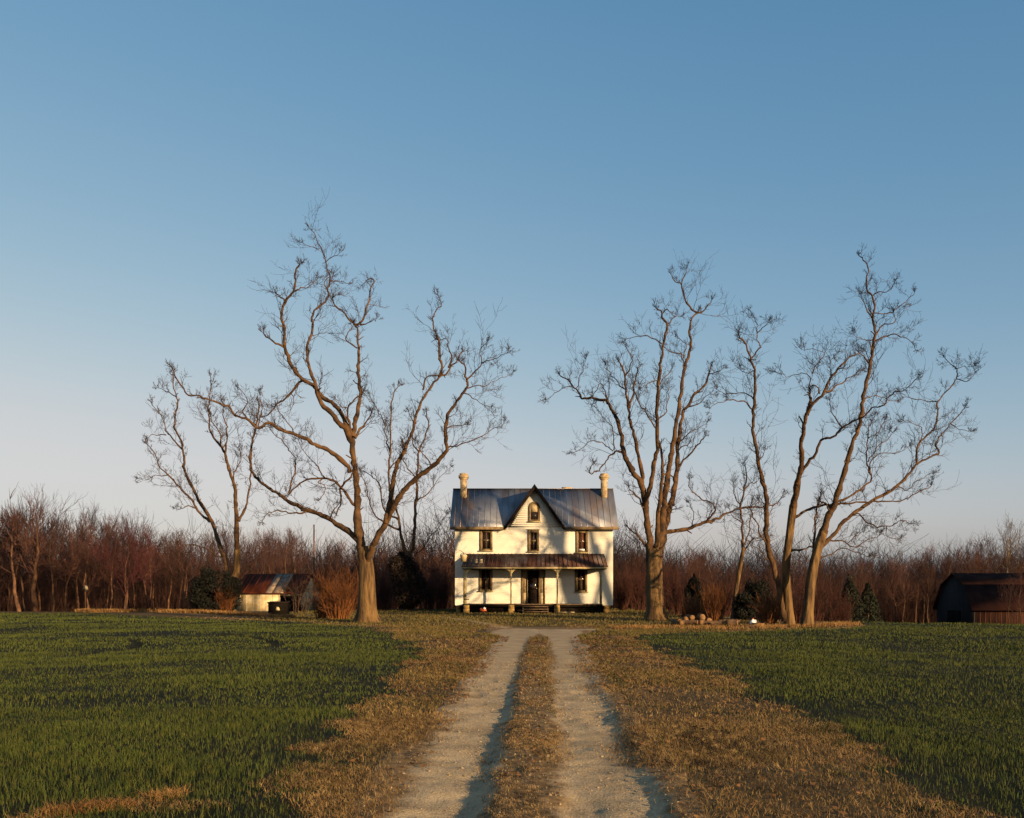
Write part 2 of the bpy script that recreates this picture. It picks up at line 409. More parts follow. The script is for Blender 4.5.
# ------------------------------------------------------------------ grass
def blades(name, x, y, h, w, m, lean=.5, zoff=0., flat=0., kind_tag=True):
    n = len(x); z = np.where((np.abs(x-xc(y)) < 1.4) & (y < 43), H(x, y)+.006, Hg(x, y))+zoff
    a = rg.uniform(0, 2*math.pi, n); ld = rg.uniform(0, 2*math.pi, n); lm = rg.uniform(.1, 1, n)*lean*h
    wx, wy = np.cos(a)*w/2, np.sin(a)*w/2; lx, ly = np.cos(ld)*lm, np.sin(ld)*lm
    hz = h*np.clip(1-flat*rg.uniform(.3, 1, n), .06, 1)
    V = np.empty((n, 5, 3))
    V[:, 0] = np.stack([x-wx, y-wy, z-.02], -1); V[:, 1] = np.stack([x+wx, y+wy, z-.02], -1)
    V[:, 2] = np.stack([x+lx*.35+wx*.75, y+ly*.35+wy*.75, z+hz*.6], -1); V[:, 3] = np.stack([x+lx*.35-wx*.75, y+ly*.35-wy*.75, z+hz*.6], -1)
    V[:, 4] = np.stack([x+lx, y+ly, z+hz], -1)
    b = np.arange(n)*5
    q = np.stack([b, b+1, b+2, b+3], -1); t = np.stack([b+3, b+2, b+4], -1)
    me = raw_mesh(name, V.reshape(-1, 3), [q, t]); me.materials.append(m)
    o = bpy.data.objects.new(name, me); C.objects.link(o); tag(o, kind='stuff'); return o

def scatter(n, y0, y1, spread=.62, xlim=None):
    """points spread evenly over the ground strip y0..y1 around the view"""
    y = np.sqrt(rg.uniform(0, 1, n)*(y1*y1-y0*y0)+y0*y0)
    x = rg.uniform(-1, 1, n)*(y*spread+1.5); return x, y

def leafmat(name, ca, cb, cc, scale=.6):
    m = mat(name, ca, cb, scale, .75, c3=cc, s3=9.0, spec=.2, contrast=(.4, .62))
    return m
M['wheat'] = leafmat('wheat_blade', (.042, .060, .008), (.020, .033, .005), (.072, .072, .013))
M['drygrass'] = leafmat('dry_grass_blade', (.165, .098, .034), (.050, .030, .011), (.26, .17, .07), .7)
M['lawngrass'] = leafmat('lawn_blade', (.075, .062, .014), (.042, .040, .009), (.13, .085, .026), .5)

xs_, ys_ = [], []; hs_ = []; ws_ = []
for (n, y0, y1, hh, ww) in ((270000, 5.5, 14, .075, .0048), (260000, 14, 27, .075, .0085), (200000, 27, 46, .08, .016), (120000, 46, 72, .09, .03)):
    x, y = scatter(n, y0, y1)
    g = green_depth(x, y); patch = fbm(x*.45, y*.45, 21, 3)
    keep = (g > rg.uniform(-.3, .9, n)**1) & (patch > rg.uniform(.16, .64, n)) & (np.sin((x*np.cos(.25)+y*np.sin(.25)*.0+wob(x, y, 3)*.5)*2*math.pi/.21)+rg.uniform(-1.2, 1.6, n) > -.55) & (ruts(x, y) < rg.uniform(.02, .07, n))
    bare = smooth(.6, .15, np.hypot((x+2.75)/1.0, (y-7.75)/.35))     # straw patch in the lower left
    bare = np.maximum(bare, smooth(.55, .2, np.hypot((x+3.6)/.9, (y-7.3)/.3)))
    keep &= rg.uniform(0, 1, n) > bare*.9
    hv = hh*.85*(.25+1.5*fbm(x*.55, y*.55, 41, 3))*rg.uniform(.55, 1.2, n)*np.clip(.5+g, .5, 1)
    xs_.append(x[keep]); ys_.append(y[keep]); hs_.append(hv[keep]); ws_.append((ww*rg.uniform(.7, 1.2, n))[keep])
gxv, gyv, ghv, gwv = [np.concatenate(q) for q in (xs_, ys_, hs_, ws_)]
lf = gxv < xc(gyv)
blades('wheat_field', gxv[lf], gyv[lf], ghv[lf], gwv[lf], M['wheat'], .75)
blades('wheat_field', gxv[~lf], gyv[~lf], ghv[~lf], gwv[~lf], M['wheat'], .75)

# dry grass on the verges, the middle strip and round the trees
xs_, ys_, hs_, ws_ = [], [], [], []
for (n, y0, y1, hh, ww) in ((300000, 5.5, 13, .07, .0045), (200000, 13, 26, .08, .009), (130000, 26, 46, .09, .018), (30000, 46, 60, .11, .03)):
    x, y = scatter(n, y0, y1, .30 if y1 < 30 else .5)
    u = x-xc(y); g = green_depth(x, y); p = fbm(x*.7, y*.7, 61, 3)
    au = np.abs(u)
    verge = smooth(.75, 1.5, au+(p-.5)*.9)*np.where(u < 0, smooth(.9, 1.85, au+(p-.5)*1.4), 1)
    mid = smooth(.48, .22, au + (p-.5)*.4)*smooth(37, 34.5, y)
    lawnm = smooth(45, 48, y)*smooth(-16, -10, x)*smooth(13, 9, x)
    dens = np.maximum(verge*(.30+.70*smooth(.40, .62, p)), mid*(.06+.94*smooth(.36, .58, fbm(x*2.2, y*.9, 66, 3))))*smooth(.35, -.1, g)*(1-.85*lawnm)
    dens = np.where((y > 35) & (au < 2.4) & (y < 41.5), dens*.08, dens)
    st = smooth(.75, .2, np.hypot((x+2.75)/1.0, (y-7.75)/.35)); st = np.maximum(st, smooth(.6, .2, np.hypot((x+3.6)/.9, (y-7.3)/.3)))
    keep = rg.uniform(0, 1, n) < np.maximum(dens, st)
    hv = hh*rg.uniform(.5, 1.2, n)*np.where(mid > .3, .45, 1)
    xs_.append(x[keep]); ys_.append(y[keep]); hs_.append(hv[keep]); ws_.append((ww*rg.uniform(.7, 1.3, n))[keep])
a_, b_, c_, d_ = [np.concatenate(q) for q in (xs_, ys_, hs_, ws_)]
blades('dry_grass', a_, b_, c_, d_, M['drygrass'], 1.6, flat=.75)
# short olive lawn near the house and green tufts in the verges
x, y = scatter(70000, 44, 80, .3); k = (green_depth(x, y) < .1) & (x > -15) & (x < 12) & ((np.abs(x-1.5) > 5.6) | (y < 67)) & (fbm(x*.5, y*.5, 71, 3) > rg.uniform(.2, .6, len(x)))
x2, y2 = scatter(200000, 6, 44, .28); u = np.abs(x2-xc(y2)); p2 = fbm(x2*.9, y2*.6, 81, 3)
k2 = (green_depth(x2, y2) < .1) & (p2 > rg.uniform(.36, .62, len(x2))) & ((u > 1.35+.9*smooth(35, 39, y2)) | ((u < .3) & (y2 < 34) & (rg.uniform(0, 1, len(x2)) < .5)))
lx, ly = np.concatenate([x[k], x2[k2]]), np.concatenate([y[k], y2[k2]])
blades('lawn_grass', lx, ly, np.where(ly > 44, .10, .06)*rg.uniform(.5, 1.2, len(lx)), np.clip(ly*.0006, .005, .04), M['lawngrass'], .9)
# tall pale grass along the far edge of the left field
t = rg.uniform(0, 1, 9000); ex = np.interp(t, [0, .55, 1], [-31, -21, -12.8]); ey = np.interp(t, [0, .55, 1], [70.6, 66.5, 58.0])+np.abs(rg.normal(0, .5, 9000))
k = fbm(ex*.5, ey*.5, 91, 2) > rg.uniform(.15, .5, 9000)
blades('tall_straw_grass', ex[k], ey[k], .24*rg.uniform(.4, 1.3, k.sum()), np.full(k.sum(), .03), M['straw'], .8)
# rough straw skirt in front of the right hand trees
ex = rg.uniform(4.2, 17, 9000); ey = np.interp(ex, [4.2, 7, 10, 17], [41.5, 40.6, 41.2, 46.0])+np.abs(rg.normal(0, 1.4, 9000))
k = (green_depth(ex, ey) < .1) & (fbm(ex*.6, ey*.6, 93, 2) > rg.uniform(.2, .6, 9000))
blades('tall_straw_grass', ex[k], ey[k], .14*rg.uniform(.3, 1.3, k.sum()), np.full(k.sum(), .018), M['straw'], 1.0)
# loose stones on the drive
n = 8000; y = np.sqrt(rg.uniform(0, 1, n)*(24**2-6**2)+36); u = rg.uniform(-1.3, 1.3, n); x = xc(y)+u; r = rg.uniform(.003, .009, n)+.012*rg.uniform(0, 1, n)**9*(1+y*.02)
V = np.empty((n, 6, 3)); z = H(x, y)+.006
for i, dv in enumerate(((1, 0, 0), (0, 1, 0), (-1, 0, 0), (0, -1, 0), (0, 0, .8), (0, 0, -.5))):
    V[:, i] = np.stack([x, y, z], -1)+np.array(dv)[None]*r[:, None]*rg.uniform(.7, 1.3, (n, 1))
b = np.arange(n)*6; fs = [np.stack([b+i, b+j, b+k], -1) for i, j, k in ((0, 1, 4), (1, 2, 4), (2, 3, 4), (3, 0, 4), (1, 0, 5), (2, 1, 5), (3, 2, 5), (0, 3, 5))]
me = raw_mesh('gravel_stones', V.reshape(-1, 3), [np.concatenate(fs)]); me.materials.append(M['stone'])
o = bpy.data.objects.new('gravel_stones', me); C.objects.link(o); tag(o, kind='stuff')

# fallen leaves and bits of straw lying on the verges
n = 16000; y = np.sqrt(rg.uniform(0, 1, n)*(34**2-36)+36); u = rg.uniform(-3.4, 3.6, n); k = (green_depth(xc(y)+u, y) < .2) & (fbm((xc(y)+u)*1.1, y*.8, 97, 3) > rg.uniform(.35, .65, n)) & ((np.abs(u) > 1.0) | (np.abs(u) < .3))
y = y[k]; u = u[k]; n = len(y); x = xc(y)+u; z = np.where(np.abs(u) < 1.4, H(x, y)+.008, Hg(x, y))+rg.uniform(.01, .045, n); sz = rg.uniform(.012, .032, n)*(1+y*.02); a = rg.uniform(0, 6.28, n); tl = rg.uniform(-.5, .5, n)
dx, dy = np.cos(a)*sz, np.sin(a)*sz; V = np.stack([np.stack([x-dx, y-dy, z], -1), np.stack([x+dy*.55, y-dx*.55, z+tl*sz], -1), np.stack([x+dx, y+dy, z+sz*.4], -1), np.stack([x-dy*.55, y+dx*.55, z-tl*sz*.5], -1)], 1)
b = np.arange(n)*4; M['leaf'] = mat('dead_leaf', (.20, .095, .030), (.075, .036, .014), 14, .85, contrast=(.3, .7))
me = raw_mesh('fallen_leaves', V.reshape(-1, 3), [np.stack([b, b+1, b+2, b+3], -1)]); me.materials.append(M['leaf']); o = bpy.data.objects.new('fallen_leaves', me); C.objects.link(o); tag(o, kind='stuff')

# the flattened straw patch in the left wheat
n = 1500; a = rg.uniform(0, 6.28, n); q = rg.uniform(0, 1, n)**.7; x = np.where(rg.uniform(0, 1, n) < .75, -3.22+.34*q*np.cos(a), -2.78+.14*q*np.cos(a)); y = np.where(x < -2.93, 7.72, 7.95)+.12*q*np.sin(a)+(x+3)*.5
blades('straw_patch', x, y, rg.uniform(.06, .14, n), rg.uniform(.004, .007, n), M['straw'], 1.9, flat=.6)
# ------------------------------------------------------------------ branching
def nrm(v): return v/(np.linalg.norm(v)+1e-9)
def perp(d, rng):
    q = rng.normal(0, 1, 3); q -= d*np.dot(q, d); return nrm(q)

def branch(mb, p, d, L, r, lev, rng, wob=.18, up=.09, nch=(5, 4, 3), rmin=.0055, maxlev=2, ang=(.5, 1.1), side3=4):
    """a crooked branch with its own smaller branches"""
    n = 5 if lev < maxlev else 3
    pts = [p]; dd = [d]; st = L/n
    for i in range(n):
        d = nrm(d + rng.normal(0, wob, 3) + np.array([0, 0, up]))
        pts.append(pts[-1]+d*st*rng.uniform(.8, 1.2)); dd.append(d)
    rad = np.maximum(np.linspace(r, r*.35, n+1), rmin*.8)
    mb.tube(pts, rad, side3 if r > .03 else 3)
    if lev < maxlev:
        k = nch[min(lev, len(nch)-1)]
        for j in range(k):
            t = rng.uniform(.2, 1.0)*n if j else n
            i = min(int(t), n-1); f = t-i
            q = pts[i]*(1-f)+pts[i+1]*f; dl = dd[min(i+1, n)]
            a = rng.uniform(*ang) if j else rng.uniform(.1, .5)
            nd = nrm(dl*math.cos(a)+perp(dl, rng)*math.sin(a))
            branch(mb, q, nd, L*rng.uniform(.38, .62), max(r*.55, rmin), lev+1, rng, wob, up, nch, rmin, maxlev, ang, side3)

def catmull(P, k=3):
    P = np.asarray(P, float)
    if len(P) < 3: 
        t = np.linspace(0, 1, k+1)[:, None]; return P[0]*(1-t)+P[-1]*t if len(P) == 2 else P
    Q = np.vstack([2*P[0]-P[1], P, 2*P[-1]-P[-2]]); out = []
    for i in range(1, len(Q)-2):
        a, b, c, d = Q[i-1], Q[i], Q[i+1], Q[i+2]
        for t in np.arange(k)/k:
            out.append(.5*((2*b)+(-a+c)*t+(2*a-5*b+4*c-d)*t*t+(-a+3*b-3*c+d)*t**3))
    out.append(P[-1]); return np.array(out)

def trunk_mesh(mb, P, r, seed, sides=26, flare=True, ridge=.10):
    """a thick trunk with furrowed bark and a flared foot"""
    P = catmull(P, 5); n = len(P); r = np.interp(np.linspace(0, 1, n), np.linspace(0, 1, len(r)), r)
    ang = np.linspace(0, 2*math.pi, sides, endpoint=False); V = []
    s = np.concatenate([[0], np.cumsum(np.linalg.norm(np.diff(P, axis=0), axis=1))])
    for i in range(n):
        t = nrm(P[min(i+1, n-1)]-P[max(i-1, 0)]); a = nrm(np.cross(t, [.1, 1, .05])); b = np.cross(a, t)
        rr = r[i]*(1+ridge*2*(vnoise(ang*3.2+seed, s[i]*.55+0*ang, seed)-.5)+ridge*1.2*(vnoise(ang*9, s[i]*1.4+0*ang, seed+3)-.5))
        if flare: rr = rr*(1+math.exp(-s[i]*2.4)*(.25+.55*vnoise(ang*1.3, 0*ang+seed, seed+5)))
        rr = np.where(True, rr, rr)
        V += [P[i]+q*(a*math.cos(w)+b*math.sin(w)) for q, w in zip(rr, ang)]
    fs = []
    for i in range(n-1):
        for j in range(sides):
            k = (j+1) % sides; fs.append((i*sides+j, i*sides+k, (i+1)*sides+k, (i+1)*sides+j))
    fs.append(tuple(range((n-1)*sides, n*sides)))
    mb.add(V, fs)

def parse(s): return np.array([[float(q) for q in p.split(',')] for p in s.split()])

def traced_tree(name, label, cat, d, base_px, seed, limbs, group=None, twig_m=None, dens=1.0, len_k=1.0, spread=.55, rmin=.0062):
    """limbs: (kind, r0, r1, points) measured on the photograph; kind T trunk, L a limb, s a side branch of the nearest limb"""
    rng = np.random.default_rng(seed); k = d/F
    bx = PX(base_px, d); root = thing(name, label, cat, (bx, d, float(Hg(bx, d))-.03), group)
    known = []            # (px,py,depth offset, owner)
    owners = {}           # owner -> (bark MB, twig MB)
    tr = MB(); owners['T'] = (tr, MB()); nl = 0
    for ii, (kind, r0, r1, pts) in enumerate(limbs):
        P = parse(pts); off0 = 0.; own = 'T'
        if known and ii:
            K = np.array([q[:3] for q in known]); j = np.argmin(np.hypot(K[:, 0]-P[0, 0], K[:, 1]-P[0, 1])); off0 = K[j, 2]; own = known[j][3]
        if kind == 'T': own = 'T'
        if kind == 's' and own == 'T': kind = 'L'
        if kind == 'L': nl += 1; own = 'L%d' % nl; owners[own] = (MB(), MB())
        Q = catmull(P, 4); cum = np.concatenate([[0], np.cumsum(np.hypot(*np.diff(Q, axis=0).T))])
        slope = 0 if ii == 0 else rng.uniform(-spread, spread); curve = rng.normal(0, .12)
        n = len(Q); t = np.linspace(0, 1, n)
        offp = off0 + slope*cum + curve*cum*t + (4.0*(fbm(cum*.03, cum*0+seed+ii, seed, 2)-.5)*np.minimum(cum*.04, 1) if ii else 0)
        # pixel wiggle so that limbs are not machine smooth
        dep = d + offp*k
        P3 = np.stack([(Q[:, 0]-512)*dep/F, dep, CAM_H+(HOR-Q[:, 1])*dep/F], -1)
        if ii: 
            wv = np.stack([fbm(cum*.22, cum*0+seed+7*ii+j, seed+j, 3)-.5 for j in range(3)], -1)*np.minimum(cum, 6)[:, None]/6; P3 = P3+wv*k*(3.2 if r0 > 1.5 else 4.0)
        rad = (r0+(r1*.72-r0)*t**.66)*k*.95*(1+.6*(fbm(cum*.4, cum*0+ii, seed+50, 3)-.5))
        for q, o_ in zip(Q, offp): known.append((q[0], q[1], o_, own))
        b, tw = owners[own]
        if kind == 'T':
            if ii == 0: P3[0, 2] = root.location.z-.12
            trunk_mesh(b, P3[[*range(0, n-2, 3), n-1]] if n > 7 else P3, (r0+(r1-r0)*np.linspace(0, 1, 8)**.8)*k, seed+ii, 26 if ii == 0 else 16, flare=(ii == 0 or P[0, 1] > 612), ridge=.10)
        else:
            b.tube(P3, rad, 12 if r0*k > .09 else (8 if r0*k > .05 else 6))
        # side branches along the limb
        L3 = np.linalg.norm(np.diff(P3, axis=0), axis=1); tot = L3.sum(); s = np.concatenate([[0], np.cumsum(L3)])
        pos = tot*(.08 if kind == 's' else .25) if kind != 'T' else tot*.5
        while pos < tot:
            f = pos/tot; i = min(np.searchsorted(s, pos)-1, n-2); i = max(i, 0); u = (pos-s[i])/(L3[i]+1e-9)
            rr = np.interp(f, t, rad)
            if rr < .17:
                q = P3[i]*(1-u)+P3[i+1]*u; tg = nrm(P3[i+1]-P3[i])
                a = rng.uniform(.5, 1.25); nd = nrm(tg*math.cos(a)+perp(tg, rng)*math.sin(a)+np.array([0, 0, .25]))
                Lb = (rng.uniform(.4, 1.5) if (rng.uniform() < .8 or f > .6) else rng.uniform(1.5, 2.4))*len_k*(1 if rr < .08 else .85)*(1-.66*f)
                branch(tw, q, nd, Lb, float(np.clip(rr*.36, .009, .021)), 0, rng, rmin=rmin)
            pos += rng.uniform(.5, 1.5)*(.31 if rr < .05 else .42 if rr < .09 else .7 if rr < .17 else 2.5)/dens
        if kind != 'T' and r0 > .9:          # snapped-off stubs
            for _ in range(rng.integers(1, 5 if kind == 'L' else 3)):
                i = rng.integers(n//5, n-1)
                if rad[i] > .02:
                    dd = nrm(P3[i+1]-P3[i]); nd = nrm(dd*.5+perp(dd, rng)); l_ = rng.uniform(.15, .5); e = P3[i]+nd*l_+np.array([0, 0, rng.uniform(-.05, .12)])
                    b.tube(np.array([P3[i], (P3[i]+e)/2+rng.normal(0, .02, 3), e]), np.array([.55, .42, .3])*min(rad[i], .09), 6)
        if rad[-1] < .09 and kind != 'T':        # the tip frays into twigs
            tg = nrm(P3[-1]-P3[-2])
            for j in range(4):
                nd = nrm(tg+rng.normal(0, .55, 3)+np.array([0, 0, .2]))
                branch(tw, P3[-1], nd, rng.uniform(.14, .40)*len_k, max(min(rad[-1]*.6, .022), .010), 0, rng, rmin=rmin)
    part('trunk', tr, M['bark'], root, True)
    for o_, (b, tw) in owners.items():
        if o_ != 'T': part2('limb', b, M['limb'], tw, twig_m or M['twig'], root)
    return root
# ------------------------------------------------------------------ the old trees
traced_tree('old_tree', 'largest spreading bare old tree, left of the house, with a thick furrowed trunk forking low', 'tree', 50.0, 367, 11, [
 ('T', 10.2, 5.6, "367,622 367.3,612 367.2,598 367,580 366.4,568 365.5,557 363,547"),
 ('L', 5.6, 3.6, "365,562 361,547.7 358.6,528.6 357.8,512 357,495.6 355.5,471.8 353,455 351.8,438"),
 ('L', 3.3, 1.0, "351.5,442 345,429 339.6,424 331.7,414 320.6,403.6 316.6,389.3 307.9,382 298.3,375 291.2,363.8 287.2,354.3 284.8,344 284.8,331 281.6,318.5 282.4,309 285.6,299.4 293.5,291.5 295,280 295,271 299,264.5"),
 ('s', .8, .4, "293.5,291.5 301.5,289 312,285.5 316.5,278.5"),
 ('s', 1.0, .6, "285,300 280,296 276,293"),
 ('s', 1.3, .8, "284,347 273,342 262.6,333.6"),
 ('s', 1.7, .7, "303,380 298,384 290.4,392.4 280.8,402 276,405 270,413 262,418"),
 ('L', 3.0, .6, "351.8,436 349,429 344.4,421 339.6,410 333.3,403.6 323.7,397 316,387.7 312.5,376.5 307.9,363.8 307.9,349.5 308.6,344 311.8,336 312.6,323 312.6,315.3 317.4,307.4 325.3,301 328.5,294.7 327.7,286.7 331,277.2 326,266 323.8,255 319,245.4 315.8,236 309.5,228"),
 ('s', .8, .4, "328,290 324,284 326.5,279 331,277"),
 ('s', .7, .35, "326,262 333,257 342,252.5"),
 ('s', .7, .35, "330,281 340,281 347,284"),
 ('s', .6, .3, "319,250 310,247 302,244"),
 ('L', 3.0, 1.3, "352.3,437 353.5,430 355.5,421 358.7,408.3 360.3,392.4 358.7,376.5 357.9,365.4 358.7,349.5 357.8,338 357,328 354.7,324"),
 ('s', 1.3, .7, "354.7,324 347.6,317 339.6,309 334,305 331.7,298 338,295.5"),
 ('s', 1.4, .6, "355,325 361.9,321.7 366.6,309 369.8,299.4 370.6,290 374.6,282 369,278.8 363.4,283.5"),
 ('s', .9, .4, "360,325 369.8,321.7 375.4,318.5"),
 ('s', 1.0, .6, "357,348 347.6,340.8 346.8,334.4 353,327"),
 ('s', 1.7, 1.0, "355,438 359,431 363.4,425.8 372.2,411.5"),
 ('s', 1.3, .7, "350,428 347.6,408 351.5,402 361,395.6"),
 ('s', .7, .4, "347.6,408 341,406 336,400"),
 ('L', 2.7, .7, "350,472 346.8,465.5 331.7,452.8 322,447 312.6,443.3 306.3,438.5 293.5,433.7 279.3,429 268,423.4 258,427.4 252,423 244.4,417.9 235.7,415.5 230,409 223.7,404.3 207.9,399.6 198.3,395.6 188.8,394.8 182.4,386.9 176,376.5 173,370"),
 ('s', .9, .4, "258,426 262,415 260,403 259,393"),
 ('s', .8, .4, "250,422 243,410 247,399 240,388"),
 ('s', .7, .4, "293.5,433 290,424 281,416 277,405"),
 ('L', 3.3, 1.1, "359,541 347.6,530.6 333.3,521 322.2,515.5 311,511.5 301.5,507.5 292,502.8 282.4,497 272.9,490.8 263.4,484.5 255.4,476.5 250.7,469 249.9,459 250.7,448 253.8,435.3 257,420 259.4,403.6"),
 ('L', 2.0, 1.0, "356,505 353,503.6 347.6,495.6 341,488.5 334.9,482 323.7,478.9 307.9,479.7 296.7,486 288.8,494"),
 ('s', 1.2, 1.0, "339.6,488 339.6,503.6 337,514"),
 ('s', 1.3, .9, "341,488 350.8,476.5 356,470"),
 ('s', 1.2, .5, "309,511.5 298.3,512.3 288.8,512.3 277.7,510 269.7,513 261.8,520"),
 ('s', 1.1, .5, "288.8,493 290.4,483 295,471.8 295,457.5 288.8,449.5 281,440 270,430"),
 ('s', .8, .4, "325.3,478 315.8,463.8 306.3,454.3 298.3,440"),
 ('s', .8, .5, "322,479 318,482 324,485 323,493 320,499"),
 ('s', .9, .5, "330,519 334,510 337,505"),
 ('L', 4.0, 1.0, "367,568 369,558 372.9,546 379.3,533.4 388.8,517.5 396,502.3 404,491 412,481.7 424.7,472 435.8,464.2 443,456 446.5,448 446,435.6 446,423 448.5,413.4 454.9,403.8 461.2,396.7 466.8,386 465.4,378 465.4,369 460.6,361"),
 ('s', .9, .4, "467,379 474,373.8 481.3,362.7 480.4,350 486,343.6"),
 ('s', .6, .3, "481,363 489,360 497,357.9 506.7,352.3"),
 ('s', .6, .3, "466.8,388 475,386.5 486,385 497,380 508.3,375.4"),
 ('s', .6, .3, "464,393 472,397 479.7,402 490.8,408.8"),
 ('s', 1.0, .35, "446,449.5 453,446 461.2,445 477,437.2 493,429.2 504,424.5"),
 ('s', .8, .4, "447,428 455,425 465,424"),
 ('s', .9, .5, "432,467 427,459 421,452 417,444"),
 ('L', 2.8, .9, "386,523 389.8,505.6 393,483.3 394,473.8 397.7,464.2 405.6,448.3 412,434 414.4,423 418.4,408.6 424.7,396 430,387 438.4,377 446.3,373.8 449.5,367.4 457.4,361 462.2,351.5"),
 ('s', 1.7, .6, "439,377 442.3,369 440,359.5 439,348.4 438.4,338.8 434.4,329.3 432,319.8 435.2,311.8 440.8,304.7 438.4,296"),
 ('s', 1.1, .6, "423,390 425.6,380 432,375.4 439,376"),
 ('s', 1.1, .6, "448.7,367.4 451.9,356.3 448.7,346.8 447.9,338.8 440,339"),
], dens=1.0)

traced_tree('old_tree', 'thin two-stemmed bare tree beyond the field, rising behind the low shed', 'tree', 82.0, 229, 12, [
 ('T', 5.2, 3.2, "230,611 230,600 232,585 236.5,570 237.3,549"),
 ('L', 3.0, 1.6, "237.3,552 236.5,520.4 235.7,499.7 233.3,483.8 229.3,469.5"),
 ('L', 1.8, .5, "229.5,471 225.3,456 221.4,446.5 214.2,438.5 209.4,429 208.6,416 208.6,403.6 211,387.7 211,376"),
 ('s', 1.1, .5, "225.3,457 227,441.7 227,429 223.7,416 222,403"),
 ('s', 1.0, .5, "221.4,447 220.6,435 214,424 209,409"),
 ('s', .8, .4, "233,484 236,470 241,458 239,450"),
 ('L', 1.7, .6, "238.5,521 243,511 247.6,503 250,483.8 251,465.5 251.5,449.6 254,433"),
 ('L', 2.9, .7, "229,590 225.3,563 219,542.6 211,522 201.5,504.5 193.6,488.6 185.6,472.7 183.8,460 183.2,448 177.7,433.7 174.5,424 176,411.5 176.9,397 172.9,384.5 174,372"),
 ('L', 1.6, .5, "210,522 198.3,510.8 190.4,498 179,487 168,475 159.4,466.4 155.4,454.4 148,445"),
 ('s', .9, .4, "196,508 185.6,506.9 180,510"),
 ('s', .6, .3, "168,475 155.4,476 143,480"),
 ('s', 1.1, .4, "182.4,449.6 172.9,438.5 165,430.6 164,422.6 157,410 150,402"),
 ('s', .7, .3, "166,435 153.8,435 147,438"),
 ('s', .8, .4, "176.9,397 168,392 158,388"),
 ('s', .9, .5, "222,557 215.8,555 206,549 193.6,544 182,546 172,552"),
], dens=.85, len_k=1.35, rmin=.011)

vine_root = traced_tree('vine_clad_tree', 'bare tree with a dark vine-covered trunk just left of the house', 'tree', 74.0, 406, 13, [
 ('T', 4.5, 3.2, "406,612 406.5,595 407,575 408,555"),
 ('L', 2.3, .7, "408,556 412.6,547.7 414.2,525.4 415.8,503 416.7,488 417.5,469 418.3,454.7 424.7,438.8 427.9,424.5 426,412"),
 ('L', 1.9, .7, "407,556 403,544.5 400,528.6 397.5,512.7 391,495 389,475 390.5,443.6 391.3,411.8 393,396 398,386"),
 ('s', 1.2, .5, "399,520 385,512 380,488 374.6,477 362,471"),
 ('s', 1.2, .5, "400,530 382.4,520.7 373,511 368,495 363,478"),
 ('s', .9, .4, "390,452 385.8,438.8 384,423 377,410 369,396"),
 ('s', .8, .4, "413,553 419,552 431.7,536.5 446,514.3"),
 ('s', .8, .3, "416,502 429.5,491 439,478.5 451.7,467.4"),
 ('s', .9, .5, "419,452 412,440 414,425 409,412"),
 ('s', .9, .5, "416.5,480 408,468 402,455 404,440"),
 ('s', .8, .4, "389,470 398,459 404,449"),
 ('s', .7, .4, "404,548 418,564 430,573"),
], dens=.95, len_k=1.25, rmin=.010)

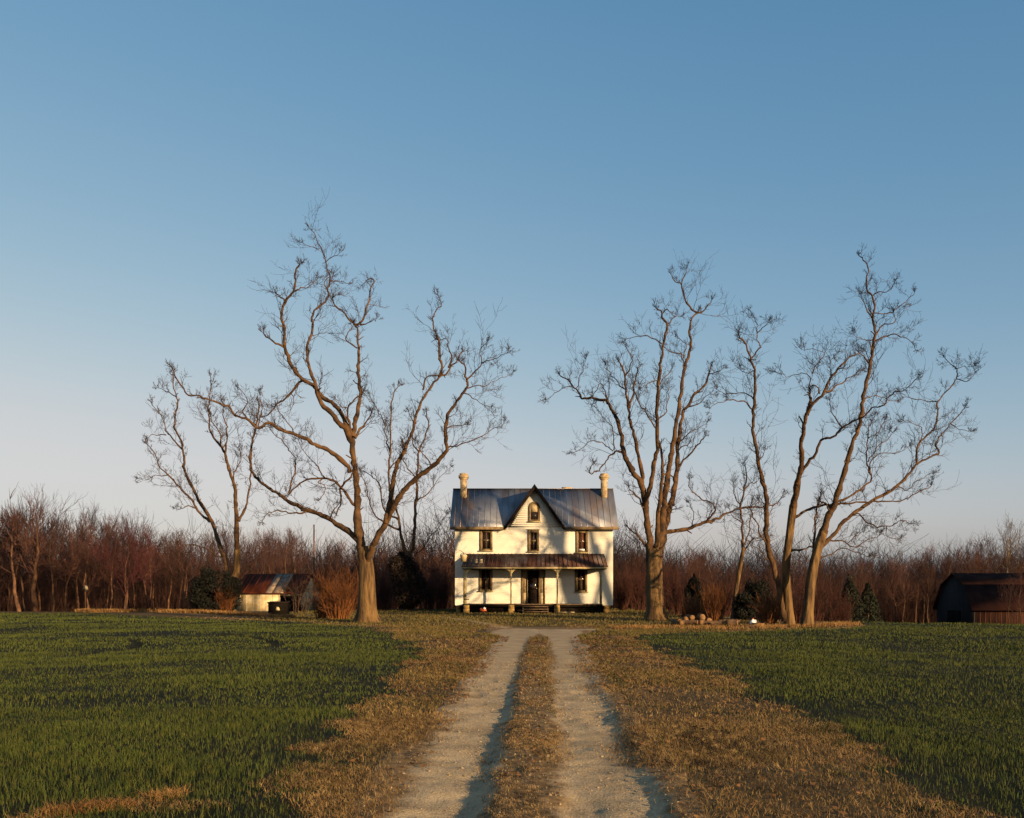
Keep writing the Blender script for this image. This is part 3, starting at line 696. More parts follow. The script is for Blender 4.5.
traced_tree('old_tree', 'upright many-stemmed bare old tree, standing right beside the house', 'tree', 53.0, 655, 14, [
 ('T', 9.0, 7.4, "655.5,620 655.4,605 654.6,590 654.2,575 654,562 653.8,550"),
 ('L', 5.6, 3.2, "651.5,580 650.5,560 649.5,541 647.7,529 645.3,508.3 641.3,486 636,476 631.8,470"),
 ('L', 3.2, .9, "632.5,471 628,462 623.8,452.7 621.8,436.3 616.3,418.8 612.3,410.8 608.3,402.9 598.8,399 588,398.2 581.3,397.3 578,391.8 570.2,382.2 560.7,375.9"),
 ('s', 1.0, .6, "608.3,402 605,394 603.6,390 600.4,383.8 595.6,393"),
 ('s', 1.1, .6, "621.8,452 613,452 608.3,458.5 600.4,468 592.4,473.6 588.5,471 592.4,465.7"),
 ('s', .7, .35, "613,451 603.6,444 594,441 581.3,447.4 573,452"),
 ('s', .7, .35, "614,450 613.9,436 610,425 597,409 592,405"),
 ('s', .6, .3, "572,386 557.5,390 546.4,399.7"),
 ('s', .6, .3, "576.5,388 581.3,374.3 586,360"),
 ('L', 2.7, .9, "641.7,485 641.7,474.4 638.5,455.3 633.7,434.7 630.6,422 628.2,404.5 625.8,383.8 623,369.5 619,362"),
 ('s', 1.3, .6, "629.5,408 633.7,390 636,374.3 640,366"),
 ('s', .8, .4, "625,376 630,368 631,357 627,346"),
 ('s', .8, .4, "627,392 618,383 610,374 604,366"),
 ('L', 3.2, 1.0, "646,512 646,500.4 649.3,489.3 652.4,475 655.6,459 657.6,439.4 656.8,412.4 658.4,383.8 660,368 661.5,358 664,339 667,326.3 663,316.7 662.3,312 658.4,308.8"),
 ('s', .8, .5, "663,313 666,310.5 670.3,310.4"),
 ('s', .7, .35, "662,344 647.7,335.8 638,336.6 625.4,339.8"),
 ('s', .7, .4, "658,386 664,378 670.3,369.5"),
 ('s', 1.1, .5, "657,428 654.4,426.7 648,415.6 641.7,407.7 637,396.5 634,387"),
 ('s', .8, .4, "657.5,420 665.5,412.4 667,401 670.3,387.8"),
 ('s', .7, .4, "658,381 650,381 641,389"),
 ('s', .7, .4, "666,325 673,319 679,316"),
 ('L', 3.6, 1.4, "654.5,565 656.5,540 658,512 661,490 663,471.8 661.5,456 660.2,444"),
 ('L', 5.0, 1.2, "656.5,578 658.5,557 660.5,537 662,523 663.6,509 665,494 668.3,471.8 671.5,452.7 674,440 677,420 679.8,402 681.4,387 684.5,371 688.2,357 690.6,343.7 689.8,327.9 692.2,318.3 697,312.8"),
 ('s', 1.1, .6, "697,313 703.3,311.2 707,306 711.2,300"),
 ('s', 1.3, .5, "697,312.6 687.4,304 682.6,288 681,284 674.7,281 671,274"),
 ('s', .8, .4, "681.5,285 683.4,275.4 688,268"),
 ('s', 1.0, .5, "684,372 683.4,364.4 681,354.9 670,351.7 664,347"),
 ('s', .8, .4, "683.5,358 685.8,345 677.9,335.8"),
 ('L', 4.2, 1.1, "657,572 660,553 663.5,535 668,515 674,489.3 677,468.6 677.9,449.5 679.5,432 682,419 683.5,411 689.4,405 694,395 698.9,390 705,384 709,372 712,366"),
 ('s', .8, .4, "708,374 717,372 722,367"),
 ('s', 1.3, .7, "677.6,467.4 689.4,455.3 698.9,444 704,437"),
 ('s', .8, .5, "678,451 682,447 687.8,444.2"),
 ('s', .7, .35, "679.5,442 689,433 699,428 706,424"),
 ('s', .8, .4, "688,407 698,404 705,396 714,394"),
 ('L', 2.8, 1.0, "660,536 670,531 682.6,529.8 693.7,526.6 703.3,523.4 714.4,520 720.8,517.9 727,513 739.8,509 752.5,506.7 763,508"),
 ('s', 1.3, .5, "705,522.5 711.2,516 714.4,510 711.2,503.6 701.7,498.8 693.7,492.4 688.2,487.7 690,480"),
 ('s', .6, .3, "692,526 693.7,511.5 689,503"),
 ('s', 1.2, .9, "643,507 635,494 628.6,490"),
 ('s', 1.6, 1.0, "646,547 640,539 636.5,535 627,527.4"),
 ('s', 1.0, .7, "667.3,516 671.5,510 677.9,509"),
], dens=1.0)

traced_tree('slim_tree', 'slim slightly leaning bare tree behind the cut logs, nearest the dark shrub', 'tree', 57.0, 734, 15, [
 ('T', 2.6, 1.7, "733.5,618 735,600 737.4,583.6 741.4,559.7 743.6,547"),
 ('L', 1.7, .7, "743.4,550 743,541.7 742.2,522.6 740.6,503.6 743.8,490.8 746.2,475 745,466"),
 ('s', .9, .4, "744,489.7 752.5,483 759,481"),
 ('s', .9, .4, "744,545 749,529 752,513 757,502"),
 ('s', 1.0, .4, "743.4,551 752.5,539 759,537 766,531"),
 ('s', .8, .4, "741,505 735,496 733,484"),
 ('s', .7, .3, "742,523 733,516 729,509"),
], dens=1.0, len_k=1.15)

traced_tree('old_tree', 'bare tree with leaning trunks and a snapped limb, left one of the joined pair', 'tree', 46.0, 788, 16, [
 ('T', 4.6, 3.6, "789,627 788.5,612 787,590 786,575 786.6,560 788.3,545 790.7,526 793.5,505"),
 ('L', 3.4, 2.4, "793.4,507 797.8,482.6 801,468 801,455 801.4,443 804,425.4 807,413"),
 ('L', 2.0, 1.7, "806.8,414.5 808.8,406 809.6,399 809.6,393"),
 ('L', 1.9, .7, "807,414 811,406 820.8,396.5 827,385.3 833.5,374.2 841.4,364.7 847.8,359 853,356 858.9,353.6"),
 ('s', .8, .3, "819.5,393.5 816,385 810.4,385 809.6,377.4 801.7,374 790.6,376.6 776,373.4"),
 ('s', .6, .3, "812,374 817,364 824,354.3 816,350.4 801.7,348.8"),
 ('s', .6, .3, "832,378 829,368 831,357"),
 ('s', .9, .4, "826,392 843,382 852.5,375.8 860,369"),
 ('L', 1.8, .5, "800,474 805.8,465 815.3,454 819.3,443 824.9,438 836,435 843.1,426.2 851.9,421.4 865,415 872,407 882.9,406 889.3,396.5 895.6,392.6 906.7,388.6 916.3,379"),
 ('s', .8, .4, "842,427 834.4,417.5 829.6,408 830,400"),
 ('L', 3.7, 1.0, "785,621 782,605 779.5,588 775.6,573 769.3,551 766,530.7 766.8,508 765,490 761.3,478 758,458.8 754.2,438 752.6,420.7 754.2,404 754.8,390 755.4,374 751.6,361.5 749.3,352 744.5,342.4 739.7,337.7"),
 ('s', .8, .4, "751.8,358 760.4,347 757.2,336 757.2,326.5 754,317"),
 ('s', .6, .3, "757.2,333 764,327 768.3,321.8"),
 ('s', .9, .35, "753,410 742.9,402 731.8,400.4 720.7,401.2 709,408"),
 ('s', .7, .3, "754,400 746,393.3 725.4,393.3 716,390"),
 ('s', .9, .5, "767,505 777.2,504 782.8,495.3"),
 ('s', .7, .4, "757.5,460 763,457 764.5,450"),
 ('s', .7, .3, "756,370 748,373 739,368"),
 ('s', 1.3, .8, "768,551 762.9,537 756.5,522.7 750,510"),
 ('s', .8, .4, "771,561 756.5,548 752,545"),
 ('s', 1.5, 1.0, "786.5,560 791.5,550.5 802.6,549 812,546.5"),
 ('L', 1.9, .6, "792,522 797,516.5 807.4,509.6 821.7,505.7 840.8,504 856.6,503 872,502 884,501.6 896.3,501.6 909,497.7 918.5,493 931,486.5"),
], dens=1.0, len_k=1.05)

traced_tree('old_tree', 'tallest bare tree on the right, right one of the joined pair, one limb sweeping right', 'tree', 44.5, 806, 17, [
 ('T', 5.6, 4.2, "806.5,628.5 807.5,615 809,599 811.2,580 815,560 819,545 824,530"),
 ('L', 4.2, 2.6, "823.4,533 828,518 834.4,503.3 840.8,484.2 847,465 851.9,444.5 857.5,430"),
 ('L', 2.6, .7, "857,432 862,413 863,396.5 867.8,377.5 871,360 873,347 875.6,333 872.8,319.4 874,306.7 871.6,295.6 866,286 867.7,273.4 866.9,263.8 859.7,256"),
 ('s', .9, .4, "872,318 867.7,311.5 865.3,303.6 862,296"),
 ('s', .8, .4, "872,296 878.8,292.4 888.3,290.8 894.7,283"),
 ('s', .7, .35, "874,313 888.3,313 897.9,306.7 909,298.8 914,293"),
 ('s', .9, .4, "876,334.5 882,325.8 894.7,321.8 893,314"),
 ('s', .9, .35, "874.5,341 885,336 897.9,335.3 909,340 915,348"),
 ('s', .7, .35, "873.5,340 864.5,340 855,335"),
 ('s', 1.0, .6, "869.8,365 864.5,357.6 859.7,352.8"),
 ('s', .7, .35, "863,400 873,396 884,398 895,402"),
 ('L', 2.5, .6, "818.5,549 831.2,537.5 840.7,525 856.5,511 872.4,500.5 889.9,491 899.4,485 909,473.8 916,463.3 917,449 921,441 933.7,428.3 937.7,414 937.7,401.3 949.6,388.6 956,379 956,369.5 945.5,359"),
 ('s', 1.4, .6, "917,464 929,458.5 938.5,452 936,444 941.7,434.7 951.2,423.6 959,414.8 965,410"),
 ('s', .6, .3, "951,424 960.8,429 969.5,432.3"),
 ('s', .6, .3, "956,379 967,380.7 974,373"),
 ('s', .6, .3, "955,369 963,367 972,366"),
 ('s', .7, .35, "898,486 907.4,489.7 915,482 921.7,478.6 932,473"),
 ('s', .6, .3, "921.5,440 921,428.3 910,422 902,420"),
 ('s', .7, .3, "937.7,402 925.8,401 911.5,398 901,393"),
 ('L', 1.7, 1.1, "814.5,560 813.7,543.4 815.3,526 816,511 820.9,497"),
 ('s', 1.7, 1.5, "832,509 825,503 821.7,501.7"),
 ('L', 1.5, .6, "836,502 847,497.7 859.7,489.7 870.8,480.2 869.3,472.2 867,461.7 867,449 869.4,428.3 874,417"),
 ('s', .8, .35, "870,474 871.8,461.7 881.3,453.7 900.4,452 908,447"),
 ('s', .7, .35, "868,462 876,448 886,441 893,432"),
 ('s', .6, .3, "868.5,438 878,432 885,421"),
 ('s', 1.1, .5, "848,517 859.7,513.6 867.7,523 878.8,526.3 889.9,525.5 896.3,521.5 905.8,520.7 912,524"),
 ('s', .6, .3, "886.7,526 886.7,535.8 896.3,540.6"),
 ('s', 1.0, .4, "829,540 843.8,542 856.5,547 867.7,540.6 878.8,535.8"),
 ('s', .6, .3, "848,543 859.7,532.6 868,531"),
 ('s', .9, .4, "817,560 832.7,553.3 843.8,547.5 858,553 868,557"),
], dens=1.0, len_k=1.05)

# trees that stand in the same row beyond the right edge of the picture; their shadows fall across the house front and the field
def shadow_tree(label, x, y, seed, limbs, s=1.0):
    """limbs in metres around the foot (dx, height), standing square to the sun"""
    rng = np.random.default_rng(seed); root = thing('old_tree', label, 'tree', (x, y, float(Hg(x, y))-.05)); z0 = root.location.z
    ax = np.array([.719, .695, 0]); sd = np.array([.695, -.719, 0])
    tr = MB(); tw0 = MB()
    for i, (r0, r1, pts) in enumerate(limbs):
        P = np.array(pts, float); P3 = np.array([x, y, z0])+P[:, :1]*ax+np.array([0, 0, 1])*P[:, 1:2]+sd*(rng.uniform(-.25, .25)*(P[:, 1:2]-P[0, 1]))
        P3 = catmull(P3, 3); n = len(P3); rad = np.linspace(r0, r1, n)
        if i == 0: trunk_mesh(tr, P3[::2], np.linspace(r0, r1, 6), seed, 20)
        else:
            b = MB(); tw = MB(); b.tube(P3, rad, 10)
            for j in range(3, n if i < 3 else 0):
                for _ in range(2):
                    tg = nrm(P3[j]-P3[j-1]); a = rng.uniform(.5, 1.2)
                    branch(tw, P3[j], nrm(tg*math.cos(a)+perp(tg, rng)*math.sin(a)+np.array([0, 0, .2])), rng.uniform(.8, 1.8), min(rad[j]*.4, .03), 0, rng)
            part2('limb', b, M['limb'], tw, M['twig'], root)
    part('trunk', tr, M['bark'], root, True)
    return root
SH = [
 ('tall forked bare tree beyond the right edge of the wheat, its trunk splitting high', 32.4, 40.6, 31, [
   (.56, .40, [(.6, 0), (.1, 5), (-.4, 8.7), (-.85, 11), (-1.2, 12.9)]),
   (.30, .10, [(-1.2, 12.6), (-1.6, 13.9), (-1.96, 15.3), (-2.5, 16.6), (-2.9, 18)]),
   (.26, .10, [(-1.15, 12.6), (-1.05, 13.7), (-.9, 15.6), (-.5, 17.6)]),
   (.13, .05, [(-1.3, 13.2), (-2.7, 14.1), (-4.07, 14.9), (-5.4, 15.5), (-6.7, 16.5)]),
   (.10, .05, [(-5.0, 15.3), (-5.9, 15.0), (-6.6, 14.3)])]),
 ('tall narrow bare tree beyond the right edge of the wheat, leaning left', 34.2, 41.4, 32, [
   (.30, .22, [(.3, 0), (-.1, 5), (-.5, 8.2), (-1.0, 10.6), (-1.3, 12.4)]),
   (.20, .08, [(-1.3, 12.2), (-1.5, 13.6), (-1.9, 16), (-2.2, 18)]),
   (.16, .10, [(-.9, 0.1), (-1.35, 5), (-1.3, 8.2), (-.85, 10.4), (-.6, 12.5)])]),
]
for (lb, x, y, sdd, lm) in SH: shadow_tree(lb, x, y, sdd, lm)
# ------------------------------------------------------------------ the farmhouse
HX0, HX1, YF, YB = -3.95, 7.0, 69.0, 75.4
ZW0, ZE = .50, 5.90
house = thing('farmhouse', 'weathered white two-storey farmhouse with steep centre gable, metal roof and front porch', 'house', (1.5, 69, 0))
GXc, GZ, GHW = 1.55, 8.74, 1.90

def wall_holes(mb, x0, x1, z0, z1, y, t, holes):
    xs = sorted({x0, x1, *[h[0] for h in holes], *[h[1] for h in holes]}); zs = sorted({z0, z1, *[h[2] for h in holes], *[h[3] for h in holes]})
    for i in range(len(xs)-1):
        for j in range(len(zs)-1):
            cx, cz = (xs[i]+xs[i+1])/2, (zs[j]+zs[j+1])/2
            if any(h[0] < cx < h[1] and h[2] < cz < h[3] for h in holes): continue
            a, b, c, d = xs[i], xs[i+1], zs[j], zs[j+1]
            mb.add([(a, y, c), (b, y, c), (b, y, d), (a, y, d)], [(0, 1, 2, 3)])
            mb.add([(a, y+t, c), (b, y+t, c), (b, y+t, d), (a, y+t, d)], [(3, 2, 1, 0)])
    for (a, b, c, d) in holes:
        mb.add([(a, y, c), (a, y+t, c), (a, y+t, d), (a, y, d)], [(0, 1, 2, 3)]); mb.add([(b, y, c), (b, y+t, c), (b, y+t, d), (b, y, d)], [(3, 2, 1, 0)])
        mb.add([(a, y, d), (b, y, d), (b, y+t, d), (a, y+t, d)], [(0, 1, 2, 3)]); mb.add([(a, y, c), (b, y, c), (b, y+t, c), (a, y+t, c)], [(3, 2, 1, 0)])

d0 = 69.0
def win_rect(px0, px1, py0, py1): return (PX(px0, d0), PX(px1, d0), PZ(py1, d0), PZ(py0, d0))
WINS = {'ul': win_rect(479.6, 492.6, 529.6, 550.6), 'um': win_rect(527.8, 539.2, 530, 551.6), 'ur': win_rect(575.7, 588, 530.4, 552.6),
        'll': win_rect(478.9, 492.6, 566, 591), 'lr': win_rect(574.8, 587.4, 566.5, 592)}
DOOR = (PX(521.2, d0), PX(545.2, d0), .62, 3.05)
w = MB()
wall_holes(w, HX0, HX1, ZW0, ZE, YF, .16, list(WINS.values())+[DOOR])
w.bb(HX0, HX0+.15, YF+.165, YB, ZW0, ZE); w.bb(HX1-.15, HX1, YF+.165, YB, ZW0, ZE); w.bb(HX0+.155, HX1-.155, YB-.15, YB, ZW0, ZE)
w.bb(HX0+.155, HX1-.155, YF+.17, YB-.16, ZW0, ZW0+.1)
# centre gable and the two end gables
w.prism([(GXc-GHW+.03, YF, ZE), (GXc+GHW-.03, YF, ZE), (GXc, YF, GZ-.06)], (0, .15, 0))
rz = 8.80; ym = 72.2
for xx in (HX0, HX1-.15): w.prism([(xx, YF+.02, ZE), (xx, YB-.02, ZE), (xx, ym, rz-.12)], (.15, 0, 0))
# courses of lap siding: thin shadow boards
wallp = part('wall', w, M['white'], house)
sd = MB()
for k in range(1, 43):
    z = ZW0+.125*k
    blocks = sorted([(a, b) for (a, b, c, d) in list(WINS.values())+[DOOR] if c-.02 < z < d+.02])
    x = HX0+.02
    for a, b in blocks+[(HX1-.02, HX1)]:
        if a-.12 > x: sd.add([(x, YF-.0006, z-.008), (a-.12, YF-.0006, z-.008), (a-.12, YF-.0016, z-.006), (x, YF-.0016, z-.006), (x, YF-.0006, z+.06), (a-.12, YF-.0006, z+.06)], [(0, 3, 2, 1), (3, 5-1, 5, 2)])
        x = b+.12
for k in range(0, 22):
    z = ZE+.125*k+.1; hw = GHW*(GZ-.25-z)/(GZ-ZE)-.05
    if hw < .15: continue
    for a, b in (((GXc-hw, GXc-.5), (GXc+.5, GXc+hw)) if 6.3 < z < 7.9 else ((GXc-hw, GXc+hw),)) if hw > .5 or not (6.3 < z < 7.9) else ():
        if b-a > .1: sd.add([(a, YF-.0006, z-.008), (b, YF-.0006, z-.008), (b, YF-.0016, z-.006), (a, YF-.0016, z-.006), (a, YF-.0006, z+.06), (b, YF-.0006, z+.06)], [(0, 3, 2, 1), (3, 4, 5, 2)])
part('siding', sd, M['white'], wallp)

# windows
def window(rect, glass, sashes=True, shade=False):
    a, b, c, d = rect; f = MB(); t = .17
    f.bb(a-.0, a+t, YF-.05, YF+.02, c, d); f.bb(b-t, b, YF-.05, YF+.02, c, d)
    f.bb(a+t+.002, b-t-.002, YF-.05, YF+.02, d-t, d); f.bb(a+t+.002, b-t-.002, YF-.05, YF+.02, c, c+.12)
    f.bb(a-.05, b+.05, YF-.06, YF+.0, d+.002, d+.05)
    fr = part('window', f, M['casing'], house)
    s = MB(); s.bb(a-.06, b+.06, YF-.12, YF-.052, c-.06, c+.02); part('sill', s, M['trim'], fr)
    s = MB(); m = (c+d)/2; x0, x1 = a+t+.003, b-t-.003
    s.bb(x0, x1, YF+.03, YF+.07, m-.03, m+.03); s.bb((x0+x1)/2-.015, (x0+x1)/2+.015, YF+.035, YF+.065, m+.032, d-t-.01)
    s.bb((x0+x1)/2-.015, (x0+x1)/2+.015, YF+.045, YF+.075, c+.13, m-.032)
    for q in (x0, x1-.035): s.bb(q, q+.035, YF+.03, YF+.08, c+.13, d-t-.003)
    part('sash', s, M['casing'], fr)
    p = MB(); p.bb(a+t+.001, b-t-.001, YF+.082, YF+.09, c+.121, d-t-.001); part('pane', p, glass, fr)
    if shade:
        s = MB(); s.bb(x0+.05, x1-.05, YF+.015, YF+.028, c+.14, c+.26); part('rag', s, M['plastic'], fr)
    return fr
window(WINS['ul'], M['glass']); window(WINS['um'], M['glass'], shade=False); window(WINS['ur'], M['curtain'], shade=True)
window(WINS['ll'], M['glass']); window(WINS['lr'], M['glass'])
# arched attic window
ax0, ax1, az0, az1 = PX(528.6, d0), PX(540.1, d0), PZ(521.6, d0), PZ(501.6, d0)
axc, ahw = (ax0+ax1)/2, (ax1-ax0)/2
def arch(hw, z0, z1, n=14): return [(axc-hw, z0), (axc+hw, z0)]+[(axc+hw*math.cos(t), z1-hw+hw*math.sin(t)) for t in np.linspace(0, math.pi, n)]
A_ = arch(ahw, az0, az1); B_ = arch(ahw-.15, az0+.13, az1-.15); n = len(A_)
f = MB(); V = [(x, YF-.06, z) for x, z in A_]+[(x, YF-.06, z) for x, z in B_]+[(x, YF, z) for x, z in A_]+[(x, YF-.004, z) for x, z in B_]
fs = []
for i in range(n):
    j = (i+1) % n; fs += [(i, j, n+j, n+i), (i, 2*n+i, 2*n+j, j), (n+i, n+j, 3*n+j, 3*n+i)]
f.add(V, fs); af = part('attic_window', f, M['casing'], house)
f = MB(); f.prism([(x, YF-.02, z) for x, z in arch(ahw-.152, (az0+az1)/2-.02, az1-.152)], (0, .016, 0)); part('blind', f, M['pale'], af)
f = MB(); f.bb(axc-ahw+.153, axc+ahw-.153, YF-.022, YF-.006, az0+.132, (az0+az1)/2-.024); part('pane', f, M['glass'], af)
f = MB(); f.bb(ax0-.06, ax1+.06, YF-.11, YF-.062, az0-.05, az0+.03); part('sill', f, M['trim'], af)

# front door with sidelights
a, b, c, d = DOOR; f = MB()
for x0, x1 in ((a, a+.1), (a+.38, a+.46), (b-.46, b-.38), (b-.1, b)): f.bb(x0, x1, YF-.045, YF+.05, c, d-.12)
f.bb(a, b, YF-.05, YF+.05, d-.118, d+.04); dr = part('door_frame', f, M['casing'], house)
f = MB(); f.bb(a+.462, b-.462, YF+.06, YF+.10, c+.02, d-.12)
door = part('door', f, M['glass'], house)
f = MB(); x0, x1 = a+.462, b-.462
for q in (x0, x1-.09): f.bb(q, q+.09, YF+.03, YF+.058, c+.02, d-.121)
for z in (c+.02, c+.95, d-.24): f.bb(x0+.092, x1-.092, YF+.03, YF+.058, z, z+.12)
for z in np.linspace(c+.25, c+.85, 4): f.bb(x0+.092, x1-.092, YF+.035, YF+.055, z, z+.03)
part('screen_frame', f, M['darkwood'], door)
f = MB(); f.lathe([(.03, 0), (.035, .03), (.015, .05)], (x1-.13, YF-.02, c+1.05), 10, 'y'); part('door_handle', f, M['brick'], door)
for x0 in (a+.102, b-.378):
    f = MB(); f.bb(x0, x0+.276, YF+.04, YF+.06, c+.75, d-.122); s = part('sidelight', f, M['pale'], house)  # pale colour stands in for the reflection on the sidelight glass
    f = MB()
    f.bb(x0+.12, x0+.156, YF+.02, YF+.038, c+.75, d-.125)
    for q0, q1 in ((x0, x0+.119), (x0+.157, x0+.276)):
        for z in (1.75, 2.35): f.bb(q0, q1, YF+.02, YF+.038, z, z+.05)
    part('glazing_bars', f, M['casing'], s); f = MB(); f.bb(x0, x0+.276, YF+.01, YF+.06, c, c+.748); part('panel', f, M['pale'], s)

# main roof: two slopes in front of and behind the ridge, cut where the centre gable meets it
EX0, EX1, ye, yr = -4.30, 7.36, 68.58, 72.2
zr = 8.88; ze = 5.93
def zmain(y): return ze+(zr-ze)*(y-ye)/(yr-ye)
yv = ye+(GZ-ze)/(zr-ze)*(yr-ye)
r = MB(); dn = (0, .03, -.09)
r.prism([(EX0, ye, ze), (GXc-GHW, ye, ze), (GXc, yv, GZ), (GXc, yr, zr), (EX0+.03, yr, zr)], dn)
r.prism([(GXc+GHW, ye, ze), (EX1, ye, ze), (EX1-.03, yr, zr), (GXc+.001, yr, zr), (GXc+.001, yv, GZ)], dn)
r.prism([(EX0+.03, yr+.002, zr), (EX1-.03, yr+.002, zr), (EX1, 2*yr-ye, ze), (EX0, 2*yr-ye, ze)], dn)
# standing seams
x = EX0+.3
while x < EX1-.1:
    y0 = ye
    if abs(x-GXc) < GHW: y0 = ye+(yv-ye)*(1-abs(x-GXc)/GHW)+.05
    if yr-y0 > .2:
        L_ = [(x-.02, y0, zmain(y0)+.002), (x+.02, y0, zmain(y0)+.002), (x+.02, yr, zr+.002), (x-.02, yr, zr+.002)]
        r.prism(L_, (0, -.009, .011))
    x += .42+rg.uniform(-.03, .03)
r.bb(EX0+.02, EX1-.02, yr-.07, yr+.07, zr+.006, zr+.04)
roof = part('roof', r, M['metal'], house)
g = MB()
for sg in (-1, 1):
    P = [(GXc+sg*(GHW+.10), 68.52, ze-.14), (GXc, 68.52, GZ+.02), (GXc, yv+.05, GZ+.02)]
    if sg > 0: P = P[::-1]
    g.prism(P, (0, 0, .05))
part('gable_roof', g, M['metal'], roof)
g = MB()
for sg in (-1, 1):
    P = [(GXc+sg*(GHW+.16), 68.46, ze-.28), (GXc, 68.46, GZ-.26), (GXc, 68.46, GZ+.12), (GXc+sg*(GHW+.16), 68.46, ze+.04)]
    g.prism(P if sg < 0 else P[::-1], (0, .055, 0))
    P = [(GXc+sg*(GHW+.12), 68.52, ze-.19), (GXc, 68.52, GZ-.10), (GXc, 68.52, GZ-.06), (GXc+sg*(GHW+.12), 68.52, ze-.15)]
    g.prism(P if sg < 0 else P[::-1], (0, .475, 0))
part('gable_trim', g, M['darktrim'], house)
for ea, eb in ((EX0+.02, GXc-GHW-.18), (GXc+GHW+.18, EX1-.02)):
    g = MB(); g.bb(ea, eb, ye-.035, ye-.003, ze-.20, ze-.01); g.bb(ea+.03, eb-.03, ye-.002, YF-.013, ze-.20, ze-.17); part('eave_board', g, M['casing'], house)
# chimneys
def chimney(px0, px1, ptop, d, zb, pot=True):
    x0, x1 = PX(px0, d), PX(px1, d); zt = PZ(ptop, d); c = MB(); h = (x1-x0)
    c.bb(x0, x1, d-h*.55, d+h*.55, zb, zt-(.42 if pot else .1))
    if pot:
        c.bb(x0-.05, x1+.05, d-h*.62, d+h*.62, zt-.418, zt-.32); c.bb(x0-.12, x1+.12, d-h*.72, d+h*.72, zt-.318, zt-.14); c.bb(x0-.04, x1+.04, d-h*.6, d+h*.6, zt-.138, zt)
    else: c.bb(x0-.05, x1+.05, d-h*.6, d+h*.6, zt-.098, zt)
    o = part('chimney', c, M['brick'], roof)
    f = MB(); f.bb(x0+.12, x1-.12, d-.13, d+.13, zt+.002, zt+.03); part('flue', f, M['darkwood'], o)
chimney(460.4, 466.8, 473.6, 71.6, 8.0); chimney(601, 607, 473.8, 71.6, 8.0); chimney(562.3, 571.0, 487.6, 73.0, 7.6, False)

# porch
py0 = 67.05; pz = 3.16
PE0, PE1 = PX(461.4, 67), PX(608, 67)
pr = MB()
T0, T1 = PX(466.5, d0), PX(604, d0); zt = 4.07
pr.prism([(PE0, py0-.1, pz), (PE1, py0-.1, pz), (T1, YF-.012, zt), (T0, YF-.012, zt)], (0, .02, -.05))
pr.prism([(PE0, py0-.1+.002, pz-.001), (T0, YF-.012, zt-.001), (PE0, YF-.012, pz)], (0, 0, -.05)); pr.prism([(PE1, py0-.098, pz-.001), (PE1, YF-.012, pz), (T1, YF-.012, zt-.001)], (0, 0, -.05))
x = PE0+.25
while x < PE1-.2:
    y0, y1 = py0-.1, YF-.02; xt = T0+(x-PE0)/(PE1-PE0)*(T1-T0)
    pr.prism([(x-.018, y0, pz+.003), (x+.018, y0, pz+.003), (xt+.018, y1, zt+.001), (xt-.018, y1, zt+.001)], (0, -.012, .025)); x += .30+rg.uniform(-.02, .02)
proof = part('porch_roof', pr, M['rust'], house)
f = MB(); f.bb(PE0+.06, PE1-.06, py0-.12, py0-.085, pz-.17, pz-.055); f.bb(PE0+.05, PE0+.085, py0-.08, YF-.015, pz-.17, pz-.055); f.bb(PE1-.085, PE1-.05, py0-.08, YF-.015, pz-.17, pz-.055)
part('fascia', f, M['trim'], proof)
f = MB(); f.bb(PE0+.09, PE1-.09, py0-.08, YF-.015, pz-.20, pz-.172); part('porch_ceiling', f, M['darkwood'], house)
dk = MB(); DX0, DX1 = PX(462.5, 67), PX(603, 67)
dk.bb(DX0, DX1, py0-.02, YF-.01, .56, .62); deck = part('porch_deck', dk, M['step'], house)
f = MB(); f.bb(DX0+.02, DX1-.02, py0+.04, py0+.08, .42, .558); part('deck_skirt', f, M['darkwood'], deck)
f = MB(); f.bb(DX0+.1, DX1-.1, py0+.30, py0+.34, -.05, .55); f.bb(HX0+.3, HX1-.35, YF+.25, YF+.29, -.1, .495); part('crawlspace_shade_sheet', f, M['darkwood'], house)  # near-black sheets added to stand for the shaded void under porch and house
def bracket(mb, x, sg, y, z):
    P = [(x, y, z)]
    for t in np.linspace(0, math.pi/2, 7): P.append((x+sg*(.42-.42*math.sin(t)), y, z-.42*(1-math.cos(t)))) if False else P.append((x+sg*.42*math.cos(t)**1.0*1.0, y, z-.42*math.sin(t)) if False else (x+sg*(.42*(1-math.sin(t))), y, z-.42*(1-math.cos(t))))
    mb.prism(P if sg > 0 else P[::-1], (0, .06, 0))
for i, (px, wd) in enumerate(((464.9, .22), (511.0, .10), (557.3, .10), (600.8, .15))):
    x = PX(px, py0+.06); f = MB(); f.bb(x-wd/2, x+wd/2, py0, py0+max(wd, .1), .622, pz-.202)
    if wd < .2: f.bb(x-.09, x+.09, py0-.03, py0+.13, 2.48, 2.56)
    po = part('porch_post', f, M['trim'], house)
    f = MB()
    if i != 0: bracket(f, x-wd/2-.002, -1, py0+.02, pz-.203)
    if i != 3: bracket(f, x+wd/2+.002, 1, py0+.02, pz-.203)
    part('bracket', f, M['trim'], po)
    if i == 0:
        f = MB(); f.bb(x-.05, x+.28, py0-.04, py0+.2, .9, .97); part('post_rail', f, M['step'], po)
def pier(px0, px1, y, zt, d=.5):
    x0, x1 = PX(px0, y), PX(px1, y); f = MB(); f.bb(x0, x1, y, y+d, -.2, zt-.25); f.bb(x0+.015, x1-.015, y+.015, y+d-.015, zt-.247, zt); part('pier', f, M['pierstone'], house)
for p in ((463.4, 469.4), (508.2, 514.4), (554.2, 560.0)): pier(p[0], p[1], py0-.04, .557)
pier(603.8, 610.6, YF-.05, .498); pier(456.2, 460.4, YF+.03, .498)
st = MB(); X0, X1 = PX(522.2, 66.4), PX(548.6, 66.4)
